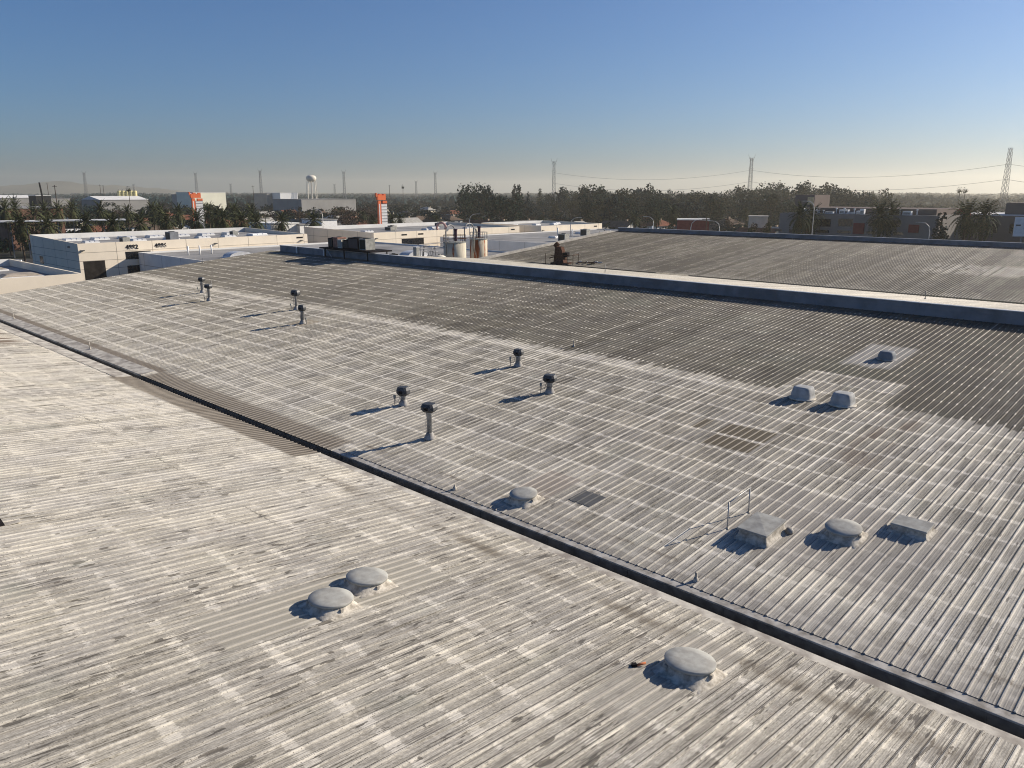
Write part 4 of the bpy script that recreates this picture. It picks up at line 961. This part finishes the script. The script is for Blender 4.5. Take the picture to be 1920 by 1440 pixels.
# yellow tanks
for i in range(5):
    p = spot(223 + i * 7.4, 357.5, 790); t = thing('silo', 'pale yellow round silo over the white shed roof, %s from left' % ords[i], 'silo', (p.x, p.y, GZ), 0, 'row of pale yellow silos')
    hh = p.z - GZ; MB().lathe([(1.7, 0), (1.7, hh - .6), (1.2, hh)], n=16).build('shell', mat('silo_yellow' + str(i), (.62, .55, .28), .7), t, True)
    MB().lathe([(.3, hh), (.3, hh + 1.0)], n=8).build('vent', M_steel, t)
# dark stack and poles
def pole(px, py, D, rad, label, name='utility_pole', cat='pole', m=M_bark, arm=1, lean=0):
    p = spot(px, py, D); h = p.z - GZ; t = thing(name, label, cat, (p.x, p.y, GZ), HH)
    MB().tube([(0, 0, 0), (lean, 0, h)], rad, 8, rad * .7).build('shaft', m, t)
    if arm: MB().box(-1.3 + lean, -.08, h - .9, 1.3 + lean, .08, h - .7).build('crossarm', m, t)
pole(79.5, 342, 640, .75, 'thick dark leaning stack at far left', 'chimney_stack', 'stack', M_black, 0, -2.2)
for i, (px, py, D) in enumerate(((102, 347, 520), (88, 343, 800), (187, 346, 900), (193, 347, 900), (474, 348, 800), (730, 347, 850), (690, 396, 320), (650, 386, 420), (560, 386, 330), (497, 404, 255), (1325, 406, 250))):
    pole(px, py, D, .16 if D < 500 else .28, None); auto(C.objects[-1] if False else [o for o in C.objects if o.name.startswith('utility_pole') and o.type == 'EMPTY'][-1], 'thin dark utility pole', px, D, 'pole', 'utility poles')
# street lamps
def lamp(px, py, D, label, side=1, h=None):
    p = spot(px, py, D); h = p.z - GZ; t = thing('street_lamp', label, 'street lamp', (p.x, p.y, GZ), HH, 'street lamps')
    MB().tube([(0, 0, 0), (0, 0, h - 2.0), (.25 * side, 0, h - .9), (1.1 * side, 0, h - .15), (2.3 * side, 0, h)], .11, 7, .07).build('pole', M_galv, t, True)
    MB().box(2.2 * side - .15, -.2, h - .1, 3.2 * side if side > 0 else 2.2 * side + .15, .2, h + .08).build('lamp_head', M_unit, t) if side > 0 else MB().box(3.2 * side, -.2, h - .1, 2.2 * side, .2, h + .08).build('lamp_head', M_unit, t)
for i, (px, py, D, s_) in enumerate(((1070, 408, 235, 1), (880, 401, 240, 1), (1226, 406, 250, -1), (1296, 412, 215, 1), (604, 392, 250, -1), (1528, 377, 230, -1), (1350, 414, 220, -1), (1745, 417, 200, -1))):
    lamp(px, py, D, ['curved street lamp above the farthest pale building', 'curved street lamp behind the storage tanks', 'street lamp before the tree belt middle', 'street lamp just over the far ridge wall, left of the shrubs', 'street lamp left of the small white building', 'tall street lamp before the left end of the grey office', 'street lamp by the dark red low building', 'street lamp at the right part of the grey office'][i], s_)

# pylon signs
def pylon(px0, px1, py, D, label, mirror=0):
    c = spot((px0 + px1) / 2, py, D); H = c.z - GZ; W = (px1 - px0) / 1490 * D
    t = thing('pylon_sign', label, 'sign', (c.x, c.y, GZ), math.pi / 2 - .1, 'orange and white pylon signs'); w2 = W / 2
    MB().box(-w2 * .85, -.5, 0, -w2 * .30, .5, H * .86).build('orange_column', M_orange, t)
    MB().box(-w2 * .72, -.54, 0, -w2 * .55, -.505, H * .80).build('white_stripe', M_white, t)
    MB().box(-w2 * .30 + .003, -.35, 0, w2, .35, H * .81).build('panel_backing', M_steel, t)
    n = 9; z0 = H * .30; st = (H * .80 - z0) / n
    for i in range(n): MB().box(-w2 * .22, -.45, z0 + i * st + .12, w2 * .96, -.36, z0 + (i + 1) * st - .12).build('sign_panel', M_white, t)
    top = MB(); top.box(-w2 * 1.0, -.6, H * .87 + .003, w2 * .72, .6, H * .96); top.box(-w2 * 1.25, -.55, H * .93, -w2 * 1.02 - .003, .55, H * 1.0); top.box(w2 * .3, -.58, H * .96 + .003, w2 * .7, .58, H * .985); top.box(-w2 * .6, -.58, H * .96 + .003, -w2 * .1, .58, H * .985); top.box(w2 * .1, -.58, H * .81 + .003, w2 * .98, .58, H * .857)
    top.build('stepped_top', M_orange, t)
    return t
pylon(705, 725, 362, 300, 'orange and white stepped pylon sign, right-hand one, left of the big dark tree clump')
pylon(357, 377, 360, 385, 'orange and white stepped pylon sign, left-hand one, before the pale yellow warehouse')
MB().box(-2.4, -.3, 0, -.6, .3, .9).build('side_wing', M_white, C.objects['pylon_sign.001']).location = (-1.2, 0, 18.2)
# ring sign
p = spot(827, 413, 245); t = thing('ring_sign', 'pinkish ring-shaped sign behind the middle cream building roof', 'sign', (p.x, p.y, GZ), HH)
MB().tube([(1.35 * math.cos(2*math.pi*i/20), 0, 9.3 + 1.35 * math.sin(2*math.pi*i/20)) for i in range(21)], .38, 6).build('ring', mat('faded_pink', (.50, .30, .27), .7), t, True)
MB().box(-.2, -.15, 0, .2, .15, 8.0).build('post', M_steel, t)
# billboard at right edge
p = spot(1921, 407, 175); t = thing('billboard', 'white billboard cut by the right frame edge above the far ridge wall', 'sign', (p.x, p.y, GZ), HH - .15)
hh = p.z - GZ; MB().box(-1.5, -.15, hh - 3.5, 2.6, .15, hh).build('panel', M_white, t)
MB().box(.1, -.19, hh - 2.2, .55, -.153, hh - .9).build('picture', M_dark, t); MB().box(-1.3, -.19, hh - 1.6, -.5, -.153, hh - 1.35).build('lettering', M_dark, t)
MB().box(-.1, -.12, 0, .12, .12, hh - 3.5).build('post', M_steel, t)
# grey office with red panels
a, b_ = spot(1462, 401, 335), spot(1762, 401, 335)
x0g = a.x; yg = 228
def gx(px, Y=yg): d = ray(px, 405); return d.x * Y / d.y
def gz(py, px, Y=yg): d = ray(px, py); return CAM_Z + d.z * Y / d.y
t = thing('office_building', 'long grey office with dark window bands and dark red panels right of centre', 'office building', (0, yg, GZ), 0)
xa, xb_ = gx(1462), gx(1762); Hh = gz(402, 1610) - GZ
mg = mat('mauve_grey_wall', (.19, .18, .17), .85, 0, .1, .2); mg2 = mat('brownish_wall', (.15, .125, .115), .85, 0, .1, .2)
MB().box(xa, 0, 0, xb_, 26, Hh).build('wall', mg, t)
MB().box(xa + 4, 4, Hh + .002, xb_ - 2, 24, Hh + 1.6).build('roof', mg2, t)
MB().box(gx(1463), 9, Hh + 1.6, gx(1500), 20, Hh + 5.2).build('roof_block', mg2, t); MB().box(gx(1487), 8.9, Hh + 2.4, gx(1499), 8.97, Hh + 4.6).build('tan_panel', mat('tan_panel', (.50, .42, .26), .8), t)
for (pa, pb, ya, yb_) in ((1525, 1559, 410, 424), (1573, 1600, 410, 424), (1455, 1468, 430, 433), (1482, 1504, 430, 436), (1533, 1557, 431, 436), (1573, 1598, 432, 437), (1628, 1647, 434, 438), (1678, 1697, 435, 440), (1630, 1655, 412, 424), (1665, 1690, 413, 425)):
    MB().box(gx(pa), -.06, gz(yb_, pa) - GZ, gx(pb), -.003, gz(ya, pa) - GZ).build('window', M_glass, t)
for (pa, pb, ya, yb_) in ((1603, 1623, 418, 438), (1707, 1726, 421, 436), (1510, 1523, 428, 436)):
    MB().box(gx(pa), -.5, gz(yb_, pa) - GZ, gx(pb), -.003, gz(ya, pa) - GZ).build('red_panel', M_red, t)
rs = random.Random(77)
for i in range(26):
    xx = xa + 6 + (xb_ - xa - 12) * rs.random(); s_ = rs.uniform(.5, 1.3); h_ = rs.uniform(.5, 1.5)
    if i % 2: q = thing('rooftop_unit', None, 'air conditioner', (xx, yg + rs.uniform(1.2, 3.4), GZ + Hh + .0), 0, 'boxes along the grey office roof'); MB().box(-s_, -.5, 0, s_, .5, h_).build('casing', M_white, q); MB().box(-s_ * .8, -.52, .15, s_ * .8, -.503, h_ * .7).build('coil', M_unit, q)
    else: q = thing('roof_vent', None, 'vent', (xx, yg + rs.uniform(1.2, 3.4), GZ + Hh), 0, 'vents along the grey office roof'); MB().lathe([(.15, 0), (.15, h_), (.3, h_ + .05), (.2, h_ + .3)], n=10).build('pipe', M_white, q); MB().box(-.3, -.3, 0, .3, .3, .12).build('curb', M_unit, q)
    auto(q, 'white box' if i % 2 else 'small white vent', 960 + 0 * i + (xx - xa) / (xb_ - xa) * 300 + 502, i, 'air conditioner' if i % 2 else 'vent', 'boxes along the grey office roof')
a2, b2 = gx(1788, 250), gx(1935, 250)
t = thing('office_building', 'brownish low building with red corner block at the right, behind palms', 'office building', (0, 250, GZ), 0)
H2 = gz(404, 1850, 250) - GZ
MB().box(a2, 0, 0, b2 + 30, 26, H2).build('wall', mg2, t); MB().box(a2 + .5, .5, H2 + .002, b2 + 29, 25, H2 + .3).build('roof', M_wroof, t)
MB().box(gx(1795, 250), -.8, H2 - 5, gx(1820, 250), -.003, H2 + 1.6).build('red_corner_block', M_red, t)
MB().box(gx(1878, 250), 3, H2 + .3, b2 + 20, 14, H2 + 3.4).build('roof_block', mg2, t)
for pa in (1835, 1862, 1896): MB().box(gx(pa, 250), -.06, H2 - 4.6, gx(pa + 12, 250), -.003, H2 - 2.2).build('window', M_glass, t)

# ---- lattice towers, wires, water tower
def lattice(px, py, D, label, wid=5.5, horns=1, rz=None, rad=.16, waist=.75):
    p = spot(px, py, D); h = p.z - GZ; t = thing('lattice_tower', label, 'transmission tower', (p.x, p.y, GZ), HH if rz is None else rz, 'steel lattice transmission towers')
    m = MB(); lv = [0, .12, .22]; q = .22
    while q < .96: q += .075; lv.append(min(q, 1.0))
    def hw(f): return wid * (1.15 - f / .22 * .70) if f < .22 else wid * .45 * (1 - (f - .22) * .62)
    cs = ((-1, -1), (1, -1), (1, 1), (-1, 1)); legs = [MB() for _ in cs]
    for a_, b_ in zip(lv, lv[1:]):
        wa, wb = hw(a_) / 2, hw(b_) / 2
        for i in range(4):
            c1, c2 = cs[i], cs[(i + 1) % 4]
            legs[i].tube([(c1[0] * wa, c1[1] * wa, a_ * h), (c1[0] * wb, c1[1] * wb, b_ * h)], rad, 4)
            m.tube([(c1[0] * wa, c1[1] * wa, a_ * h), (c2[0] * wb, c2[1] * wb, b_ * h)], rad * .6, 3); m.tube([(c2[0] * wa, c2[1] * wa, a_ * h), (c1[0] * wb, c1[1] * wb, b_ * h)], rad * .6, 3)
            m.tube([(c1[0] * wb, c1[1] * wb, b_ * h), (c2[0] * wb, c2[1] * wb, b_ * h)], rad * .6, 3)
    for l in legs: l.build('leg', M_steel, t)
    m.build('lattice', M_steel, t)
    w1 = hw(1) / 2
    if horns:
        for s_ in (-1, 1):
            a_ = MB()
            a_.tube([(s_ * w1, 0, h * .92), (s_ * w1 * 2.2, 0, h * .96), (s_ * w1 * 3.4, 0, h * 1.03)], rad * .9, 4); a_.tube([(s_ * w1, 0, h * .98), (s_ * w1 * 2.2, 0, h * .97)], rad * .6, 3)
            for f in (.62, .77, .90): a_.tube([(s_ * w1, 0, h * f), (s_ * w1 * 2.6, 0, h * (f + .015)), (s_ * w1, 0, h * (f + .04))], rad * .7, 3)
            a_.build('crossarm', M_steel, t)
    return t, h
tw = []
for px, py, D, lab, wd, hn, rd in ((157, 322, 1500, 'hazy lattice tower at far left, right of the dark stack', 9, 1, .24), (366, 323, 1500, 'hazy lattice tower above the left orange sign', 9, 1, .24), (487, 318, 1300, 'lattice tower left of the white shed', 8.5, 1, .24),
        (644, 320, 1250, 'lattice tower just right of the water tower', 8.5, 1, .24), (816, 322, 1300, 'lattice tower left of the big dark tree clump', 8.5, 1, .24), (1039, 300, 780, 'tall lattice tower standing in the conifers', 7.5, 1, .19), (1410, 293, 780, 'tall lattice tower behind the tree belt, right of centre', 8, 1, .19),
        (1896, 273, 640, 'tallest lattice tower near the right frame edge', 7.5, 0, .17), (432, 344, 2300, 'small far lattice tower right of the left orange sign', 11, 1, .3), (627, 345, 2300, 'small far lattice tower right beside the water tower tank', 11, 1, .3), (780, 339, 1900, 'small far lattice tower right of the right orange sign', 10, 1, .28), (917, 346, 2000, 'small far lattice tower over the big dark tree clump', 10, 1, .28), (250, 345, 2300, 'faint small lattice tower behind the yellow silos', 10, 1, .28)):
    tw.append(lattice(px, py, D, lab, wd, hn, None, rd * .72))
def wire(p, q, sag, label, r=.085):
    pts = [p.lerp(q, i / 24) - Vector((0, 0, sag * 4 * (i / 24) * (1 - i / 24))) for i in range(25)]
    o = MB().tube(pts, r, 4).build('power_line', M_steel); tag(o, label, 'power line', 'power lines between the towers')
P5, P6, P7 = [Vector(tw[i][0].location) for i in (5, 6, 7)]
far = spot(2400, 380, 640); P8 = Vector((far.x, far.y, GZ))
for (pa, ha, pb, hb_, nm) in ((P5, tw[5][1], P6, tw[6][1], 'between the conifer tower and the next tall tower'), (P6, tw[6][1], P7, tw[7][1], 'between the second tall tower and the right-edge tower'), (P7, tw[7][1], P8, 55, 'leaving the right-edge tower out of frame')):
    for f, nn in ((.76, 'upper'), (.56, 'middle'), (.38, 'lower')):
        wire(pa + Vector((0, 0, ha * f)), pb + Vector((0, 0, hb_ * f)), 7.5, '%s drooping power line %s' % (nn, nm))
c = spot(583, 328.5, 950); h = c.z - GZ
t = thing('water_tower', 'cream water tower with flattened tank on many slender legs near the horizon', 'water tower', (c.x, c.y, GZ))
MB().lathe([(.6, h - 7.2), (3.6, h - 6.9), (5.1, h - 5.6), (5.75, h - 3.8), (5.6, h - 2.2), (4.4, h - .7), (2.0, h), (.2, h + .1)], n=28).build('tank', M_tankw, t, True)
for i in range(8):
    a_ = i * math.pi / 4 + .2; MB().tube([(6.6 * math.cos(a_), 6.6 * math.sin(a_), 0), (5.0 * math.cos(a_), 5.0 * math.sin(a_), h - 6.4)], .36, 6, .30).build('leg', M_tankw, t)
MB().tube([(0, 0, 0), (0, 0, h - 7)], .9, 10).build('riser', M_tankw, t)
bb = MB()
for f in (.33, .64):
    for i in range(8):
        a_, b_ = i * math.pi / 4 + .2, (i + 1) * math.pi / 4 + .2; rr = 6.6 - 1.6 * f; bb.tube([(rr * math.cos(a_), rr * math.sin(a_), f * (h - 6.4)), (rr * math.cos(b_), rr * math.sin(b_), f * (h - 6.4))], .10, 4)
bb.build('bracing', M_tankw, t)

# ---- cars
M_car = [mat('car_white', (.75, .75, .74), .3, 0, .05), mat('car_silver', (.38, .39, .40), .3, .3, .05), mat('car_black', (.015, .015, .018), .25, 0, .05), mat('car_red', (.25, .02, .02), .3, 0, .05), mat('car_blue', (.03, .06, .14), .3, 0, .05)]
M_tyre = mat('tyre_rubber', (.02, .02, .02), .9)
CN = ['white', 'silver', 'black', 'red', 'dark blue']; cp = {}
def car_mesh(ci, kind):
    t = link(bpy.data.objects.new('parked_car' if kind != 'van' else 'parked_van', None)); hh = {'car': 1.45, 'suv': 1.75, 'van': 2.3}[kind]
    prof = {'car': [(-2.2, .35), (-2.25, .85), (-1.5, .95), (-.9, 1.42), (.5, 1.45), (1.2, .98), (2.1, .85), (2.2, .35)], 'suv': [(-2.25, .4), (-2.3, 1.0), (-2.1, 1.68), (.6, 1.72), (1.2, 1.12), (2.15, 1.0), (2.25, .4)], 'van': [(-2.5, .4), (-2.5, 2.2), (1.4, 2.25), (1.9, 1.4), (2.5, 1.15), (2.55, .4)]}[kind]
    n = len(prof); m = MB(); w1, w2 = .88, .70
    vs = [(x, -(w1 if z < 1.1 else w2), z) for x, z in prof] + [(x, (w1 if z < 1.1 else w2), z) for x, z in prof]
    m.add(vs, [tuple(range(n)), tuple(reversed(range(n, 2 * n)))] + [(i, n + i, n + (i + 1) % n, (i + 1) % n) for i in range(n)]); m.build('body', M_car[ci], t, bevel=.06)
    ws = MB(); ws.box(-1.2, -.81, hh - .48, .55, -.76, hh - .12); ws.build('side_window', M_glass, t); MB().box(-1.2, .76, hh - .48, .55, .81, hh - .12).build('side_window', M_glass, t)
    MB().add([(.62, -.62, hh - .03), (1.22, -.74, 1.06), (1.22, .74, 1.06), (.62, .62, hh - .03)] if kind != 'van' else [(1.5, -.62, 2.16), (1.93, -.72, 1.45), (1.93, .72, 1.45), (1.5, .62, 2.16)], [(0, 1, 2, 3)]).build('windscreen', M_glass, t)
    for sx in (-1.4, 1.4):
        for sy in (-.86, .86):
            o = MB().lathe([(.32, -.11), (.32, .11)], n=14).build('wheel', M_tyre, t); o.rotation_euler = (R(90), 0, 0); o.location = (sx, sy, .32)
    return t
def car(x, y, rz, ci, kind='car'):
    k = (ci, kind)
    if k in cp: t = copy_tree(cp[k])
    else: t = cp[k] = car_mesh(ci, kind)
    t.location = (x, y, GZ + .02); t.rotation_euler = (0, 0, rz)
    d = Vector((x, y, 0)); r_ = x * math.cos(HH) + y * math.sin(HH); f_ = -x * math.sin(HH) + y * math.cos(HH); px = 960 + 1517 * r_ / max(f_, 1)
    auto(t, CN[ci] + (' parked van' if kind == 'van' else ' parked sport utility car' if kind == 'suv' else ' parked car'), px, d.length, 'van' if kind == 'van' else 'car', 'cars parked beyond the buildings')
for row, xx in enumerate((-216, -228, -236, -250)):
    yy = 6
    while yy < 62:
        if rnd.random() < .8: car(xx + rnd.uniform(-.3, .3), yy, rnd.choice((0, math.pi)), rnd.choice((0, 0, 1, 1, 2, 2, 3, 4)), rnd.choice(('car', 'suv', 'suv', 'van' if row == 1 else 'car')))
        yy += 3.1
for i in range(26):
    p = spot(rnd.uniform(100, 760), 420, rnd.uniform(262, 330)); car(p.x, p.y, rnd.choice((0, 1.57)), rnd.choice((0, 0, 0, 1, 2, 4)), rnd.choice(('car', 'suv', 'van')))
for i in range(8):
    p = spot(rnd.uniform(1280, 1470), 420, rnd.uniform(262, 320)); car(p.x, p.y, rnd.choice((0, 1.57)), rnd.choice((0, 1, 2, 3)), rnd.choice(('car', 'suv')))
# box trailers
for i, (px, D, lab) in enumerate(((515, 330, 'white box trailer beyond the palm left of the water tower'), (20, 430, 'white box trailer among roofs at far left'), (300, 360, 'white box trailer behind the middle palms'), (560, 380, 'white box trailer below the water tower'), (120, 400, 'white box trailer near the brick store end'))):
    p = spot(px, 410, D); t = thing('box_trailer', lab, 'trailer', (p.x, p.y, GZ), rnd.choice((0, 1.57)), 'white box trailers')
    MB().box(-6, -1.25, 1.2, 6, 1.25, 3.9).build('box', M_white, t); MB().box(-5.5, -1, .9, 5.5, 1, 1.2).build('chassis', M_dark, t)
    for sx in (-4.6, -3.4, 4.2):
        o = MB().lathe([(.5, -1.2), (.5, 1.2)], n=12).build('wheel_pair', M_tyre, t); o.rotation_euler = (R(90), 0, 0); o.location = (sx, 0, .5)
finish_labels()

# ------------------------------------------------------------------ haze
hz = MB(); hz.box(-8600, -8600, GZ - 1.2, 8600, 8600, 150)
hm = bpy.data.materials.new('smog'); hm.use_nodes = True; n_ = hm.node_tree; n_.nodes.clear()
out = n_.nodes.new('ShaderNodeOutputMaterial'); pv = n_.nodes.new('ShaderNodeVolumePrincipled')
pv.inputs['Color'].default_value = (.90, .87, .75, 1); pv.inputs['Density'].default_value = .000135; pv.inputs['Anisotropy'].default_value = .45
n_.links.new(pv.outputs[0], out.inputs['Volume'])
o = hz.build('haze', hm); o['kind'] = 'stuff'; o['label'] = 'thin smog over the whole plain'; o['category'] = 'haze'
